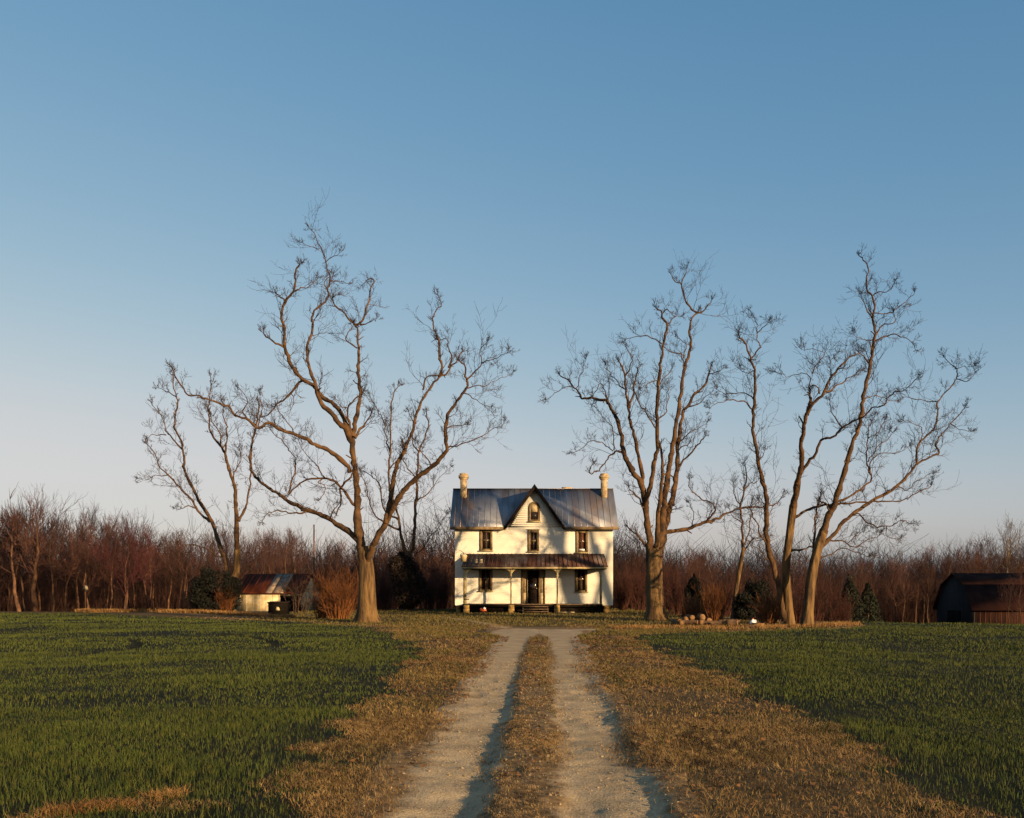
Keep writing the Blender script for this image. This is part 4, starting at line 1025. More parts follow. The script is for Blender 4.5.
for k in range(3): st.bb(X0, X1, 66.05+.32*k, 66.05+.32*k+.34, .15+.16*k-.05, .15+.16*k)
for xx in (X0+.03, X1-.08):
    st.prism([(xx, 66.1, -.1), (xx, 66.95, -.1), (xx, 66.95, .40), (xx, 66.75, .40), (xx, 66.1, .085)], (.05, 0, 0))
part('steps', st, M['step'], house)

# things on and under the porch
def pail(name, label, px, py, d, r, mt):
    x, z = PX(px, d), PZ(py, d); o = thing(name, label, name.replace('_', ' '), (x, d, z)); b = MB()
    b.lathe([(r*.72, -r), (r*1.02, r*.55), (r*1.06, r*.62), (r*.95, r*.9), (r*.4, r*1.05)], (x, d, z), 16); part('body', b, mt, o, True)
    b = MB(); t = np.linspace(0, math.pi, 9); b.tube(np.stack([x+r*np.cos(t), 0*t+d, z+r*.6+r*.9*np.sin(t)], -1), .012, 5); part('handle', b, M['darkwood'], o); return o
pail('bucket', 'round pale bucket on the left corner of the porch roof', 463.6, 558.0, 67.05, .23, M['pale'])
def roofbox(label, px):
    d = 66.96; x, z = PX(px, d), PZ(561.0, d); o = thing('lamp_box', label, 'lamp', (x, d, z), 'pale boxes on the porch roof edge'); b = MB()
    b.box((x, d+.05, z), (.17, .2, .24)); b.bb(x-.10, x+.10, d-.07, d-.05, z+.10, z+.13); b.bb(x-.10, x+.10, d-.07, d-.05, z-.14, z-.11); part('housing', b, M['pale'], o)
    b = MB(); b.box((x+.02, d-.06, z), (.07, .016, .10)); part('lens', b, M['casing'], o)
    b = MB(); b.bb(x-.02, x+.02, d+.02, d+.18, z-.16, z-.122); part('bracket', b, M['darkwood'], o)
roofbox('left one of two small pale square boxes at the porch roof edge', 476.0); roofbox('right one of two small pale square boxes at the porch roof edge', 481.2)
b = MB(); P = W(464.5, 556.5, 67.3); b.tube(catmull([P, P+[-.08, .05, .22], P+[-.2, .1, .36], P+[-.42, .1, .40]], 3), np.linspace(.035, .012, 10), 6)
o = b.build('stick', M['darkwood'], origin=tuple(P)); tag(o, 'dark crooked stick poking up from the left end of the porch roof', 'stick')
o = thing('toy_truck', 'small orange and white object lying under the left part of the porch', 'toy', (PX(483.3, 66.9), 66.9, 0)); b = MB(); x, y, z = o.location
b.box((x, y, .20), (.42, .2, .14)); b.box((x-.15, y, .31), (.14, .18, .08)); part('body', b, M['orange'], o)
b = MB(); b.lathe([(.02, -.05), (.10, 0), (.09, .08), (.02, .13)], (x+.07, y-.02, .29), 12); part('load', b, M['plastic'], o, True)
for xx in (-.13, .13):
    b = MB(); b.lathe([(.07, -.11), (.07, .11)], (x+xx, y, .10), 12, 'y'); part('wheel', b, M['darkwood'], o)
b = MB(); b.box((PX(567, 66.3), 66.3, .09), (.98, .22, .04), .04); o = b.build('plank', M['pale'], origin=(PX(567, 66.3), 66.3, .09)); tag(o, 'pale loose plank lying on the ground in front of the porch', 'plank')
# ------------------------------------------------------------------ outbuildings and small things
def zg(x, y): return float(Hg(np.array(x), np.array(y)))
# the low shed at the left
D = 84.; sx0, sx1 = PX(236.5, D), PX(302, D); sy1 = D+7.6; gz = zg(-21, 84)-.05
ez = PZ(592, D); rzd = PZ(574, D+3.8); sm = D+3.8
shed = thing('shed', 'low white shed with a rusty patched metal roof and an open dark bay', 'shed', ((sx0+sx1)/2, D, gz))
w = MB(); ox0, ox1 = PX(280, D), PX(301, D)
w.bb(sx0, ox0, D, D+.1, gz+.12, ez); w.bb(ox0, sx1, D, D+.1, ez-.33, ez); w.bb(ox1+.02, sx1, D, D+.1, gz, ez-.332)
w.bb(sx0, sx0+.1, D+.105, sy1, gz, ez); w.bb(sx1-.1, sx1, D+.105, sy1, gz, ez); w.bb(sx0+.105, sx1-.105, sy1-.1, sy1, gz, ez)
for xx in (sx0, sx1-.1): w.prism([(xx, D+.05, ez+.002), (xx, sy1-.05, ez+.002), (xx, sm, rzd-.1)], (.1, 0, 0))
x = sx0+.3
while x < ox0: w.bb(x-.02, x+.02, D-.02, D-.001, gz+.13, ez-.01); x += .55
part('wall', w, M['shedwhite'], shed)
def slope(mb, xa, xb, za=0):
    mb.prism([(xa, D-.3, ez-.10+za), (xb, D-.3, ez-.10+za), (xb, sm, rzd+za), (xa, sm, rzd+za)], (0, .02, -.05))
r = MB(); slope(r, sx0-.15, sx1+.18); r.prism([(sx0-.15, sm+.002, rzd), (sx1+.18, sm+.002, rzd), (sx1+.18, sy1+.3, ez-.1), (sx0-.15, sy1+.3, ez-.1)], (0, -.02, -.05))
x = sx0
while x < sx1:
    r.prism([(x-.02, D-.3, ez-.097), (x+.02, D-.3, ez-.097), (x+.02, sm, rzd+.003), (x-.02, sm, rzd+.003)], (0, -.015, .03)); x += .62
rf = part('roof', r, M['rustred'], shed)
r = MB()
for xa, xb in ((PX(266, D), PX(272.5, D)), (PX(273.5, D), PX(284, D))): slope(r, xa, xb, .035)
part('roof_patch', r, M['baresheet'], rf)
f = MB(); f.bb(ox0, ox1+.02, D+.04, D+.09, ez-.334, ez-.5); part('header', f, M['darkwood'], shed)
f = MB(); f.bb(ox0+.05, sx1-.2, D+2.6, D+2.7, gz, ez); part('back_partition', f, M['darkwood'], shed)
# dark box at the field edge
x, y = PX(278, 63), 63.; z = zg(x, y); o = thing('bin', 'dark square bin with a small pale mark in front of the white shed', 'bin', (x, y, z)); b = MB()
b.bb(x-.62, x+.52, y, y+.9, z+.1, z+.82); b.bb(x-.60, x-.50, y+.1, y+.2, z-.05, z+.098); b.bb(x+.40, x+.50, y+.1, y+.2, z-.05, z+.098); part('body', b, M['darkwood'], o)
b = MB(); b.box((x-.05, y+.45, z+.86), (1.26, 1.0, .07), 0, R(3)); part('lid', b, M['darktrim'], o)
b = MB(); b.prism([(x-.16, y-.012, z+.36), (x+.12, y-.012, z+.36), (x+.06, y-.012, z+.55), (x-.08, y-.012, z+.6)], (0, .01, 0)); part('mark', b, M['pale'], o)

# the old barn at the right: shaded gambrel end towards the drive, long side to the sun
bd = 80.; bx = PX(973.5, bd); bg = zg(38, 80)-.05; barn = thing('barn', 'old dark red barn with a gambrel roof, half hidden by the rise of the field', 'barn', (bx, bd, bg))
ang = R(1); ca, sa = math.cos(ang), math.sin(ang)
def B(u, v, z): return (bx+u*ca+v*sa, bd-u*sa+v*ca, bg+z)       # u along the long side, v across
Lb, Wb = 13.0, 7.2; zev = PZ(608, bd)-bg; zrg = PZ(574.5, bd+3)-bg
prof = [(0, 0), (0, zev), (1.35, zev+(zrg-zev)*.66), (Wb/2, zrg), (Wb-1.35, zev+(zrg-zev)*.66), (Wb, zev), (Wb, 0)]
w = MB(); w.prism([B(0, v, z) for v, z in prof], np.array(B(.12, 0, 0))-np.array(B(0, 0, 0))); part('end_wall', w, M['barnend_shade'], barn)
w = MB(); dv = np.array(B(0, .12, 0))-np.array(B(0, 0, 0))
w.prism([B(.125, 0, -.3), B(Lb, 0, -.3), B(Lb, 0, zev), B(.125, 0, zev)], dv)
w.prism([B(Lb-.1, v+.13 if v == 0 else v, z) for v, z in prof], np.array(B(.1, 0, 0))-np.array(B(0, 0, 0)))
w.prism([B(.125, Wb-.12, -.3), B(Lb, Wb-.12, -.3), B(Lb, Wb-.12, zev), B(.125, Wb-.12, zev)], dv)
for u in np.arange(.5, Lb, .42): w.prism([B(u, -.02, -.2), B(u+.05, -.02, -.2), B(u+.05, -.02, zev-.02), B(u, -.02, zev-.02)], dv*.15)
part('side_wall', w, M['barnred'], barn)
r = MB()
pr_ = [(-.3, zev-.22)]+prof[1:6]+[(Wb+.3, zev-.22)]
pr_ = [(-.3, zev-.25), (1.35, zev+(zrg-zev)*.66+.03), (Wb/2, zrg+.05), (Wb-1.35, zev+(zrg-zev)*.66+.03), (Wb+.3, zev-.25)]
for (v0, z0), (v1, z1) in zip(pr_[:-1], pr_[1:]): r.prism([B(-.25, v0, z0), B(Lb+.25, v0, z0), B(Lb+.25, v1, z1), B(-.25, v1, z1)], (0, 0, .07))
part('roof', r, M['barnroof'], barn)
w = MB(); 
for v0, v1, z0, z1 in ((2.3, 3.55, 0, 2.2), (3.6, 4.85, 0, 2.2)): w.prism([B(-.06, v0, z0), B(-.06, v1, z0), B(-.06, v1, z1), B(-.06, v0, z1)], np.array(B(.05, 0, 0))-np.array(B(0, 0, 0)))
part('door', w, M['darkwood'], barn)

# cut logs by the right hand trees
def make_log(r, L, seed):
    rng = np.random.default_rng(seed); o = thing('cut_log', 'x', 'log', (0, 0, 0)); b = MB(); n = 18; a = np.linspace(0, 2*math.pi, n, endpoint=False)
    rr = r*(1+.14*(vnoise(a*1.6+seed, a*0, seed)-.5)+.08*(rng.uniform(0, 1, n)-.5)); V = []; m = 6
    for i in range(m):
        y = -L/2+L*i/(m-1); V += [(q*math.cos(t)*(1+.02*math.sin(i*2+seed)), y, q*math.sin(t)) for q, t in zip(rr, a)]
    b.add(V, [(i*n+j, i*n+(j+1) % n, (i+1)*n+(j+1) % n, (i+1)*n+j) for i in range(m-1) for j in range(n)]); part('bark', b, M['logbark'], o, True)
    for s in (-1, 1):
        b = MB(); b.prism([(q*.93*math.cos(t), s*(L/2+.004), q*.93*math.sin(t)) for q, t in zip(rr, a)][::s], (0, -s*.02, 0)); part('cut_face', b, M['cut'], o)
    return o
protos = [make_log(.125, .55, 1), make_log(.155, .42, 2), make_log(.10, .9, 3)]
LOGS = [  # px, depth, height of axis above ground, proto, yaw, label
 (690, 45.6, .34, 0, 12, 'small pale-ended log on top of the left woodpile'), (685.5, 45.2, .26, 0, -8, 'log end sticking out on the left of the upper woodpile row'),
 (676.8, 44.6, .16, 1, 28, 'pale round log lying leftmost at the foot of the pile'), (681.4, 44.3, .15, 0, -14, 'small log on the ground right of the leftmost round'),
 (688.2, 44.6, .15, 2, 62, 'long log lying sideways at the foot of the left woodpile'), (701.2, 45.4, .36, 1, 5, 'upright looking round log high in the middle of the pile'),
 (701.6, 44.6, .17, 0, -18, 'log on the ground directly below the middle round log'), (706.2, 45.5, .20, 1, 32, 'log behind the tall orange grass in the middle pile'),
 (712.0, 44.5, .13, 2, 75, 'thin log lying sideways in the orange grass'), (725.4, 43.6, .20, 1, -12, 'large pale cut round standing at the right end of the logs'),
 (732.8, 43.3, .17, 1, 70, 'short thick log lying beside the large pale round, rightmost of the cut logs'), (729.5, 44.4, .18, 2, 80, 'dark log lying behind the large pale round')]
for i, (px, d, h, k, yaw, lb) in enumerate(LOGS):
    o = copy_tree(protos[k]); x = PX(px, d); o.location = (x, d, zg(x, d)+h); o.rotation_euler = (0, rg.uniform(0, 6), R(yaw)); tag(o, lb, 'log', 'cut logs piled under the right hand trees')
def kill(o):
    for c in list(o.children): kill(c)
    bpy.data.objects.remove(o)
for p in protos: kill(p)
x, y = PX(752.8, 43.8), 43.8; z = zg(x, y); o = thing('jug', 'small white plastic jug on the ground between the logs and the leaning trunks', 'jug', (x, y, z)); b = MB()
b.lathe([(.11, 0), (.125, .03), (.125, .2), (.09, .27), (.035, .31), (.035, .33)], (x, y, z), 14); part('body', b, M['plastic'], o, True)
b = MB(); b.lathe([(.042, .332), (.042, .37)], (x, y, z), 10); part('cap', b, M['orange'], o)
b = MB(); t = np.linspace(-.6, math.pi*.75, 8); b.tube(np.stack([x+.09+.06*np.cos(t), 0*t+y, z+.22+.07*np.sin(t)], -1), .015, 5); part('handle', b, M['plastic'], o)
b = MB(); P = W(752, 627.2, 43.5)
for k in range(3): b.box((PX(757+k*1.2, 43.4), 43.4+.12*k, zg(PX(757, 43.4), 43.4)+.05+.05*k), (.95-.2*k, .13, .04), R(14-17*k), 0, R(4))
o = b.build('scrap_boards', M['cut'], origin=(PX(757, 43.4), 43.4, zg(PX(757, 43.4), 43.4))); tag(o, 'loose heap of reddish scrap boards right of the white jug', 'scrap boards')

# ------------------------------------------------------------------ shrubs, evergreens
def shrub(name, label, cat, px, d, w, h, n, m, seed, up=.16, arch=.0, group=None, r=.014, wob=.22, rmin=.006, lev=2, nch=(4, 3)):
    rng = np.random.default_rng(seed); x = PX(px, d); z = zg(x, d); o = thing(name, label, cat, (x, d, z), group); st, tw = MB(), MB()
    for i in range(n):
        a = rng.uniform(0, 2*math.pi); q = rng.uniform(0, .5)*w*.5; p = np.array([x+q*math.cos(a), d+q*math.sin(a)*.7, z-.05])
        lean = rng.uniform(.05, 1)*w*.55/h; dr = nrm(np.array([lean*math.cos(a), lean*math.sin(a)*.7, 1])); L = h*rng.uniform(.5, 1.05)
        mid = p+dr*L*.5; st.tube(np.array([p, (p+mid)/2+rng.normal(0, .03, 3), mid]), [r*1.3, r*1.1, r], 4)
        branch(tw, mid, nrm(dr+rng.normal(0, .15, 3)-np.array([0, 0, arch])), L*.5, r, 3-lev, rng, wob, up-arch*.4, (0,)*(3-lev)+nch, rmin, 2, (.3, .9))
        for k in range(2):
            f = rng.uniform(.25, .95); branch(tw, p+(mid-p)*f, nrm(dr+perp(dr, rng)*rng.uniform(.4, .9)), L*rng.uniform(.25, .5), r*.7, 1, rng, wob, up, (0, 3), rmin, 2, (.3, .9))
    part('stems', st, m, o); part('twigs', tw, m, o); return o
shrub('brush', 'tangled dry orange brush spreading left of the biggest trunk', 'brush', 338, 55, 2.4, 2.6, 150, M['brushtwig'], 41, .1, .1)
shrub('brush', 'lower orange brush between the big tangle and the shed end', 'brush', 322, 57, 1.3, 1.6, 60, M['brushtwig'], 42, .1, .1)
shrub('brush', 'low orange brush crowding the foot of the left woodpile trunk pair', 'brush', 768, 46.5, 1.5, 1.5, 70, M['brushtwig'], 43)
shrub('brush', 'dry reddish brush round the foot of the joined tree pair', 'brush', 797, 46.8, 1.6, 1.7, 60, M['redbrush'], 44)
shrub('brush', 'tall dry orange grass clump between the juniper and the slim tree', 'brush', 714, 48, 1.4, 1.7, 120, M['brushtwig'], 45, .3)
shrub('brush', 'dry orange weeds below the dark juniper', 'brush', 692, 49, 1.5, 1.2, 80, M['brushtwig'], 46, .3)
shrub('leaning_shrub', 'bare leaning shrub sprawling across the open bay of the white shed', 'shrub', 296, 68, 3.0, 3.0, 16, M['twig'], 47, .02, .1, r=.03, wob=.3)
shrub('bush', 'reddish bare bush wrapped round the dark evergreen bush by the shed', 'bush', 226, 76, 1.6, 2.0, 80, M['brushtwig'], 48)
for i, (px, d, w, h) in enumerate(((622, 76, 1.6, 3.0), (634, 79, 1.8, 3.4), (640, 74, 1.5, 2.6), (676, 62, 1.8, 2.6), (668, 78, 2.2, 3.8), (724, 64, 1.8, 2.3), (442, 80, 1.8, 3.4), (430, 78, 1.6, 3.0), (382, 76, 2.0, 3.2), (345, 80, 2.2, 3.6), (812, 66, 2.4, 3.4), (838, 70, 2.4, 3.6))):
    lb = ['bare red-brown brush against the right wall end of the house', 'taller red-brown brush a little right of the house end', 'low red-brown brush just left of the upright old trunk', 'red-brown brush left behind the juniper', 'tall brush rising behind the upright old trunk', 'red-brown brush behind the tall orange grass', 'red-brown brush against the left wall end of the house', 'red-brown brush between the vine tree and the house', 'brush behind and left of the vine-clad trunk', 'tall brush behind the biggest trunk, on its left', 'brush right behind the joined tree pair', 'brush left of the dark pines at the field edge'][i]
    shrub('brush', lb, 'brush', px, d, w, h, 55, M['redbrush'], 60+i, .2, 0, r=.016, rmin=.009, group='red-brown brush along the wood edge')
def leafy(name, label, cat, px, d, w, h, n, m, seed, shape, size=.07, trunk=True, z0=.1, group=None):
    rng = np.random.default_rng(seed); x = PX(px, d); z = zg(x, d); o = thing(name, label, cat, (x, d, z), group)
    if trunk:
        b = MB(); b.tube(np.array([[x, d, z-.1], [x+.03, d, z+h*.35], [x, d, z+h*.85]]), [.09*h/3, .07*h/3, .015], 8)
        for i in range(26):
            t = rng.uniform(.12, .9); a = rng.uniform(0, 6.28); rr = w*.5*shape(t)*.85; p = np.array([x, d, z+h*t]); b.tube(np.array([p, p+[rr*.5*math.cos(a), rr*.5*math.sin(a), rr*.15], p+[rr*math.cos(a), rr*math.sin(a), rr*.5]]), [.02, .014, .006], 3)
        part('trunk', b, M['fbark'], o)
    lobes = [(rng.uniform(0, 1), rng.uniform(0, 6.28), rng.uniform(.16, .34)) for _ in range(38)]
    c = []
    for _ in range(n):
        t, a, s = lobes[rng.integers(len(lobes))]; rr = w*.5*shape(t)
        ctr = np.array([rr*.72*math.cos(a), rr*.72*math.sin(a), z0+(h-z0)*t]); v = nrm(rng.normal(0, 1, 3))*s*w*.62*rng.uniform(.35, 1)**.5
        q = ctr+v*np.array([1, 1, 1.15]); tt = np.clip((q[2]-z0)/(h-z0), 0, 1.02); lim = w*.5*(shape(min(tt, 1))*1.12+.05); hr = math.hypot(q[0], q[1])
        if hr > lim: q[:2] *= lim/hr
        q[2] = max(q[2], z0*.6); c.append(q)
    c = np.array(c)+np.array([x, d, z]); k = len(c); V = np.empty((k, 4, 3)); u = rng.normal(0, 1, (k, 3)); u /= np.linalg.norm(u, axis=1)[:, None]; u[:, 2] += .35
    pv = np.cross(u, rng.normal(0, 1, (k, 3))); pv /= np.linalg.norm(pv, axis=1)[:, None]; s = size*rng.uniform(.5, 1.3, (k, 1))
    V[:, 0] = c-u*s; V[:, 1] = c+pv*s*.42; V[:, 2] = c+u*s; V[:, 3] = c-pv*s*.42
    b = np.arange(k)*4; me = raw_mesh('crown', V.reshape(-1, 3)-np.array(o.location), [np.stack([b, b+1, b+2, b+3], -1)]); me.materials.append(m); f = bpy.data.objects.new('crown', me); C.objects.link(f); f.parent = o
    return o
leafy('juniper', 'small dark cone-shaped juniper behind the cut logs', 'juniper', 694, 52, 1.35, 2.25, 9000, M['ever'], 71, lambda t: 1.0*(1-max(t-.25, 0)/.75)**.62 if t > .25 else .8+.8*t, .06)
leafy('evergreen_bush', 'dark rounded evergreen shrub behind the slim leaning tree', 'shrub', 757, 55, 2.3, 1.9, 9000, M['ever'], 72, lambda t: (1-(2*t-.75)**2*.6) if t < .9 else .45, .07)
leafy('evergreen_bush', 'low dark evergreen shrub left of the joined trunks', 'shrub', 744, 54, 1.4, 1.3, 5000, M['ever'], 73, lambda t: (1-(2*t-.75)**2*.6) if t < .9 else .45, .06)
leafy('evergreen_bush', 'dark matted evergreen bush immediately left of the white shed', 'bush', 216, 76.5, 4.3, 2.8, 12000, M['ever'], 74, lambda t: (1-(2*t-1.0)**2*.55) if t < .95 else .4, .10)
for i, (px, d, w, h, lb) in enumerate(((850, 78, 3.2, 4.6, 'dark green pine at the right wood edge, left one of the pair'), (868, 80, 2.8, 4.2, 'dark green pine at the right wood edge, right one of the pair'), (822, 72, 2.0, 3.2, 'small dark pine just right of the joined trunks'))):
    leafy('pine_tree', lb, 'pine', px, d, w, h, 7000, M['pine'], 80+i, lambda t: max(1.05*(1-t)**.85, .06), .10, True, .3, 'dark pines at the edge of the right woods')
# vines hugging the trunk of the tree beside the house: a part of that tree
rng = np.random.default_rng(90); k = 9000; t = rng.uniform(0, 1, k); z = .1+4.3*t; rr = (1.15*np.sin(np.clip(t*1.05, 0, 1)*math.pi)**.55+.18)*rng.uniform(.3, 1, k)**.5*(.7+.6*fbm(t*7, t*0+1, 5, 2)); a = rng.uniform(0, 6.28, k)
c = np.stack([rr*np.cos(a)+.35*np.sin(t*5), rr*np.sin(a), z], -1)+np.array(vine_root.location); u = rng.normal(0, 1, (k, 3)); u /= np.linalg.norm(u, axis=1)[:, None]; pv = np.cross(u, rng.normal(0, 1, (k, 3))); pv /= np.linalg.norm(pv, axis=1)[:, None]; s = .085*rng.uniform(.5, 1.3, (k, 1))
V = np.stack([c-u*s, c+pv*s*.5, c+u*s, c-pv*s*.5], 1); b = np.arange(k)*4; me = raw_mesh('vines', V.reshape(-1, 3)-np.array(vine_root.location), [np.stack([b, b+1, b+2, b+3], -1)]); me.materials.append(M['ivy']); f = bpy.data.objects.new('vines', me); C.objects.link(f); f.parent = vine_root
# utility pole and a pale dish in the left woods
x, y = PX(314, 84), 84.; z = zg(x, y); o = thing('utility_pole', 'plain thin wooden pole standing among the trees behind the shed end', 'pole', (x, y, z)); b = MB(); b.tube(np.array([[x, y, z-.2], [x, y, z+4], [x, y, PZ(525, 84)]]), [.08, .07, .055], 10); part('pole', b, M['fbark'], o, True)
b = MB(); b.lathe([(.07, 0), (.07, .03)], (x, y, PZ(525, 84)+.001), 10); part('pole_cap', b, M['darkwood'], o)
x, y = PX(86, 79), 79.; z = zg(x, y); o = thing('dish', 'small pale round dish on a thin post at the edge of the left woods', 'dish', (x, y, z)); zz = PZ(588, 79); b = MB(); b.tube(np.array([[x, y+.1, z-.1], [x, y+.1, zz]]), .025, 6); part('post', b, M['darkwood'], o)
b = MB(); b.lathe([(.20, -.06), (.13, .0), (.03, .04)], (x, y, zz), 16, 'y'); part('disc', b, M['pale'], o, True)
# ------------------------------------------------------------------ the woods
def wood_proto(name, seed, slender=True, trunk_m=None, twig_m=None, H0=10., limbs=16, start=.3, spread=1.0, r0=.12, twl=2):
    rng = np.random.default_rng(seed); o = bpy.data.objects.new(name, None); C.objects.link(o); tr, tw = MB(), MB()
    n = 9; P = np.zeros((n, 3)); P[:, 2] = np.linspace(-.3, H0*.93, n); wv = np.cumsum(rng.normal(0, .14, (n, 2)), axis=0); P[1:, :2] = wv[1:]
    rad = np.linspace(r0, .018, n); tr.tube(P, rad, 7)
    for i in range(limbs):
        t = start+(1-start)*(i+rng.uniform(0, 1))/limbs; k = min(int(t*(n-1)), n-2); f = t*(n-1)-k; q = P[k]*(1-f)+P[k+1]*f
        a = rng.uniform(0, 6.28); el = rng.uniform(.45, 1.0) if t < .75 else rng.uniform(.8, 1.35); d = np.array([math.cos(a)*math.cos(el), math.sin(a)*math.cos(el), math.sin(el)])
        L = H0*spread*(.40*(1-t)+.13)*rng.uniform(.7, 1.2)
        branch(tw, q, d, L, max(rad[k]*.45, .022), 0, rng, .17, .12, (6, 5), .010, twl, (.35, .85), 3)
    part('trunk', tr, trunk_m or M['fbark'], o); part('crown', tw, twig_m or M['ftwig'], o); return o
protos = [wood_proto('bare_tree', 200+i, limbs=18+i % 5, start=(.22, .35, .45)[i % 3], spread=(.8, 1.0, 1.2)[(i//2) % 3], r0=(.09, .12, .15)[i % 3]) for i in range(9)]
TOP = ([-200, 0, 40, 75, 90, 120, 150, 200, 250, 300, 340, 380, 430, 455, 615, 640, 690, 720, 745, 780, 830, 880, 930, 965, 990, 1024, 1250], [505, 504, 500, 506, 503, 514, 516, 520, 522, 524, 530, 540, 538, 534, 546, 548, 540, 545, 554, 550, 549, 547, 545, 541, 536, 538, 540])
rng = np.random.default_rng(300); count = 0
rows = ((0, 66), (5, 66), (11, 64), (18, 56))
for off, cnt in rows:
    for i in range(cnt):
        px = -130+1290*(i+rng.uniform(.05, .95))/cnt
        base = np.interp(px, [-200, 200, 240, 330, 350, 600, 640, 800, 900, 930, 1250], [80, 82, 106, 104, 86, 88, 86, 88, 92, 98, 98])
        d = base+off*1.25+rng.uniform(-1.5, 2.5)
        if 455 < px < 612 and d < 95: d += 8
        x = PX(px, d); z = zg(x, d); top = np.interp(px, *TOP)+rng.uniform(-3, 16)+(8 if rng.uniform() < .3 else 0)
        h = (PZ(top, d)-z)*.87
        if h < 2: continue
        p = protos[rng.integers(len(protos))]; o = copy_tree(p); o.location = (x, d, z); s = h/10.; sw = s*rng.uniform(.85, 1.25); o.scale = (sw, sw, s); o.rotation_euler = (0, 0, rng.uniform(0, 6.28))
        if px < 330: tag(o, 'slender bare brown tree in the woods along the left field, like its neighbours', 'tree', 'bare trees in the left woods')
        elif px < 620: tag(o, 'slender bare brown tree in the woods straight behind the house, like its neighbours', 'tree', 'bare trees behind the house')
        else: tag(o, 'slender bare brown tree in the woods right of the house, like its neighbours', 'tree', 'bare trees in the right woods')
        count += 1
for p in protos: kill(p)
def special(name, label, px, d, top, seed, **k):
    p = wood_proto(name, seed, **k); x = PX(px, d); z = zg(x, d); s = (PZ(top, d)-z)/12.0; p.location = (x, d, z); p.scale = (s, s, s); tag(p, label, 'tree'); return p
special('bare_tree', 'broad-crowned bare tree with a stout reddish trunk, tallest at the left edge of the woods', 35, 79, 487, 401, limbs=22, start=.34, spread=1.25, r0=.30)
special('bare_tree', 'bare tree with a straight thick trunk standing just left of the broad-crowned one', 20, 78, 497, 402, limbs=18, start=.4, spread=1.0, r0=.24)
special('budding_tree', 'bushy tree hazed purple-red with buds in the left woods', 124, 80, 512, 403, limbs=24, start=.18, spread=1.25, r0=.13, twig_m=M['redtwig'])
special('budding_tree', 'narrower purple-red budding tree beside the bushy one', 149, 82, 514, 404, limbs=18, start=.25, spread=.9, r0=.11, twig_m=M['redtwig'])
special('bare_tree', 'bare tree with two upright leaders poking above the left woods', 88, 84, 501, 405, limbs=14, start=.4, spread=.8, r0=.14)
special('pale_tree', 'pale-barked bare tree rising behind the red barn', 1005, 100, 511, 406, limbs=18, start=.38, spread=1.1, r0=.15, trunk_m=M['palebark'], twig_m=M['paletwig'])
special('bare_tree', 'bare tree in front of the right half of the barn wall', 1018, 74, 560, 407, limbs=12, start=.35, spread=1.1, r0=.14)
special('bare_tree', 'thin bare tree at the right picture edge beside the barn', 1010, 73.5, 570, 408, limbs=10, start=.35, spread=1.0, r0=.12)

# undergrowth: nobody could count its stems
def thicket(name, n, y0, y1, h0, h1, seed, m, xr=(-1.0, 1.0), tw=2, r=.016):
    rng = np.random.default_rng(seed); b = MB()
    px = rng.uniform(-160, 1190, n)
    base = np.interp(px, [-200, 200, 240, 330, 350, 600, 640, 780, 880, 920, 1250], [79, 82, 104, 103, 84, 88, 84, 84, 88, 97, 97])
    d = base+rng.uniform(y0, y1, n); X = PX(px, d); Zs = Hg(X, d)
    k = ~((px > 452) & (px < 616) & (d < 82)) & ~((X > 32) & (d < 90) & (d > 72) & (px < 1160)); 
    for x, y, z in zip(X[k], d[k], Zs[k]):
        h = rng.uniform(h0, h1)*(.6+.8*float(vnoise(x*.25, y*.25, seed))); p = np.array([x, y, z-.1]); q = p+np.array([rng.normal(0, .12)*h, rng.normal(0, .12)*h, h*.55]); e = q+np.array([rng.normal(0, .15)*h, rng.normal(0, .15)*h, h*.5])
        b.tube(np.array([p, q, e]), [r, r*.8, r*.4], 3)
        for j in range(tw+2):
            f = rng.uniform(.3, 1); s = q+(e-q)*f if j % 2 else p+(q-p)*f
            v = np.array([rng.normal(0, .3), rng.normal(0, .3), rng.uniform(.25, .7)])*h*.5; b.tube(np.array([s, s+v*.5+rng.normal(0, .04, 3), s+v]), [r*.65, r*.5, r*.3], 3)
    o = b.build(name, m); tag(o, kind='stuff'); return o
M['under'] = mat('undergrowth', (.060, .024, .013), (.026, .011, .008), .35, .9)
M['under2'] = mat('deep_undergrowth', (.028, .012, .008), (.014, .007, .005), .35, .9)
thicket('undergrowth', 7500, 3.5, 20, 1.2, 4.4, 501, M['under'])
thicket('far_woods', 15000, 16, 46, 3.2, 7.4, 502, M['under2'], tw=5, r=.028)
# ------------------------------------------------------------------ camera, sky and sun
sc = bpy.context.scene
cam = bpy.data.cameras.new('camera'); cam.lens = 35.0; cam.sensor_width = 36.0; cam.sensor_fit = 'HORIZONTAL'
cam.shift_y = (HOR-409)/1024.; cam.clip_start = .1; cam.clip_end = 6000
co = bpy.data.objects.new('camera', cam); C.objects.link(co); co.location = (0, 0, CAM_H); co.rotation_euler = (R(90), 0, 0); sc.camera = co
SUN_AZ, SUN_EL = 136.0, 11.5        # clockwise from +Y (the view direction): low, behind the camera on its right
wd = bpy.data.worlds.new('World'); sc.world = wd; wd.use_nodes = True
N = wd.node_tree.nodes; L = wd.node_tree.links
sky = N.new('ShaderNodeTexSky'); sky.sky_type = 'NISHITA'; sky.sun_disc = False; sky.sun_elevation = R(SUN_EL); sky.sun_rotation = R(SUN_AZ)
sky.air_density = SKY_AIR; sky.dust_density = SKY_DUST; sky.ozone_density = SKY_OZ; sky.altitude = 0
bg = N['Background']; bg.inputs['Strength'].default_value = SKY_STR
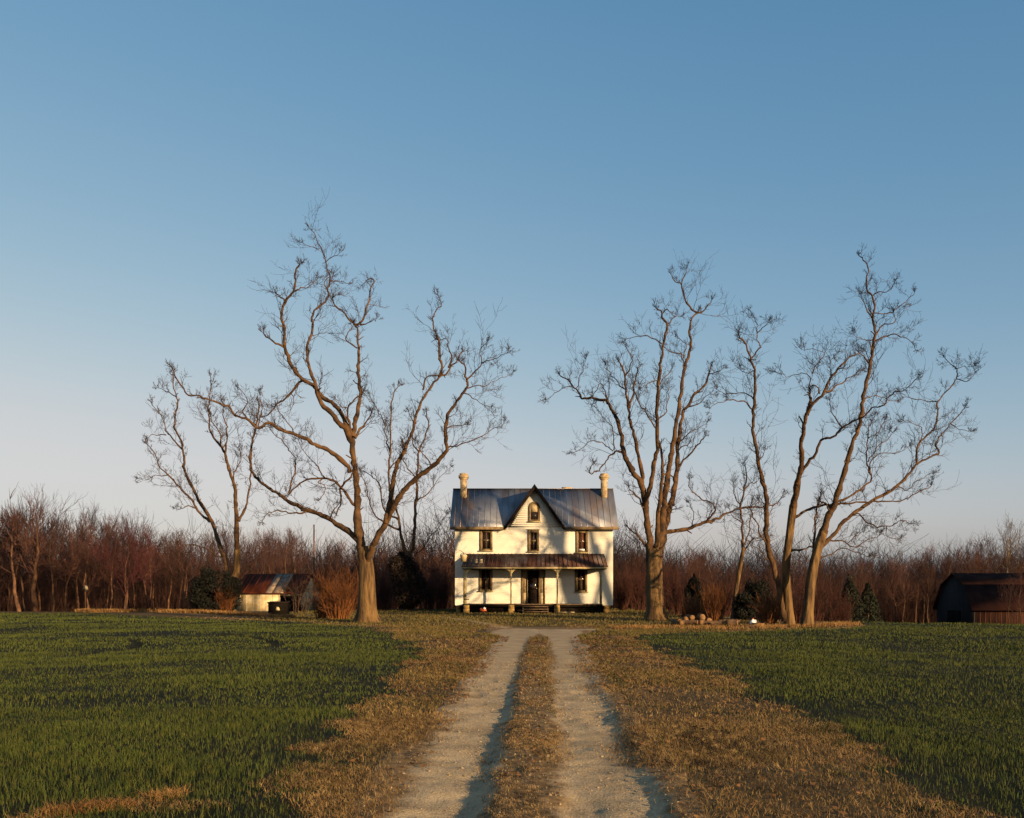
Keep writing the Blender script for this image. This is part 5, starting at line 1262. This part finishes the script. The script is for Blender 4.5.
# film response of the picture's stock: one contrast and gain per colour layer
sep = N.new('ShaderNodeSeparateColor'); com = N.new('ShaderNodeCombineColor'); L.new(sky.outputs[0], sep.inputs[0])
for ch, (gm, gain) in enumerate(((1.4, 4.35), (.82, 1.50), (.55, 1.06))):
    p0 = N.new('ShaderNodeMath'); p0.operation = 'MULTIPLY'; p0.inputs[1].default_value = SKY_STR; L.new(sep.outputs[ch], p0.inputs[0])
    p1 = N.new('ShaderNodeMath'); p1.operation = 'POWER'; p1.inputs[1].default_value = gm; L.new(p0.outputs[0], p1.inputs[0])
    p2 = N.new('ShaderNodeMath'); p2.operation = 'MULTIPLY'; p2.inputs[1].default_value = gain/2**EXPO/SKY_STR; L.new(p1.outputs[0], p2.inputs[0])
    mk = lambda op, a, v, sw=False: [q := N.new('ShaderNodeMath'), setattr(q, 'operation', op), L.new(a, q.inputs[1 if sw else 0]), setattr(q.inputs[0 if sw else 1], 'default_value', v)][0].outputs[0]
    lim = (.66, .685, .69)[ch]/2**EXPO/SKY_STR          # soft shoulder
    r_ = mk('POWER', mk('ADD', mk('POWER', mk('DIVIDE', p2.outputs[0], lim), 8.0), 1.0), .125)
    dv = N.new('ShaderNodeMath'); dv.operation = 'DIVIDE'; L.new(p2.outputs[0], dv.inputs[0]); L.new(r_, dv.inputs[1]); L.new(dv.outputs[0], com.inputs[ch])
L.new(com.outputs[0], bg.inputs['Color'])
sl = bpy.data.lights.new('sun', 'SUN'); sl.energy = SUN_STR; sl.angle = R(.53); sl.color = SUN_COL
so = bpy.data.objects.new('sun', sl); C.objects.link(so)
from mathutils import Vector
az, el = R(SUN_AZ), R(SUN_EL); v = Vector((math.sin(az)*math.cos(el), math.cos(az)*math.cos(el), math.sin(el)))
so.rotation_euler = v.to_track_quat('Z', 'Y').to_euler(); so.location = (30, -30, 30)
vs = sc.view_settings; vs.view_transform = 'Standard'; vs.look = 'None'; vs.exposure = EXPO; vs.gamma = 1.0; vs.use_curve_mapping = False
sc.cycles.max_bounces = 6; sc.cycles.use_denoising = True; sc.cycles.denoiser = 'OPENIMAGEDENOISE'; sc.cycles.denoising_input_passes = 'RGB_ALBEDO_NORMAL'; sc.cycles.denoising_prefilter = 'ACCURATE'; sc.cycles.use_light_tree = False; sc.cycles.sample_clamp_indirect = 4.0
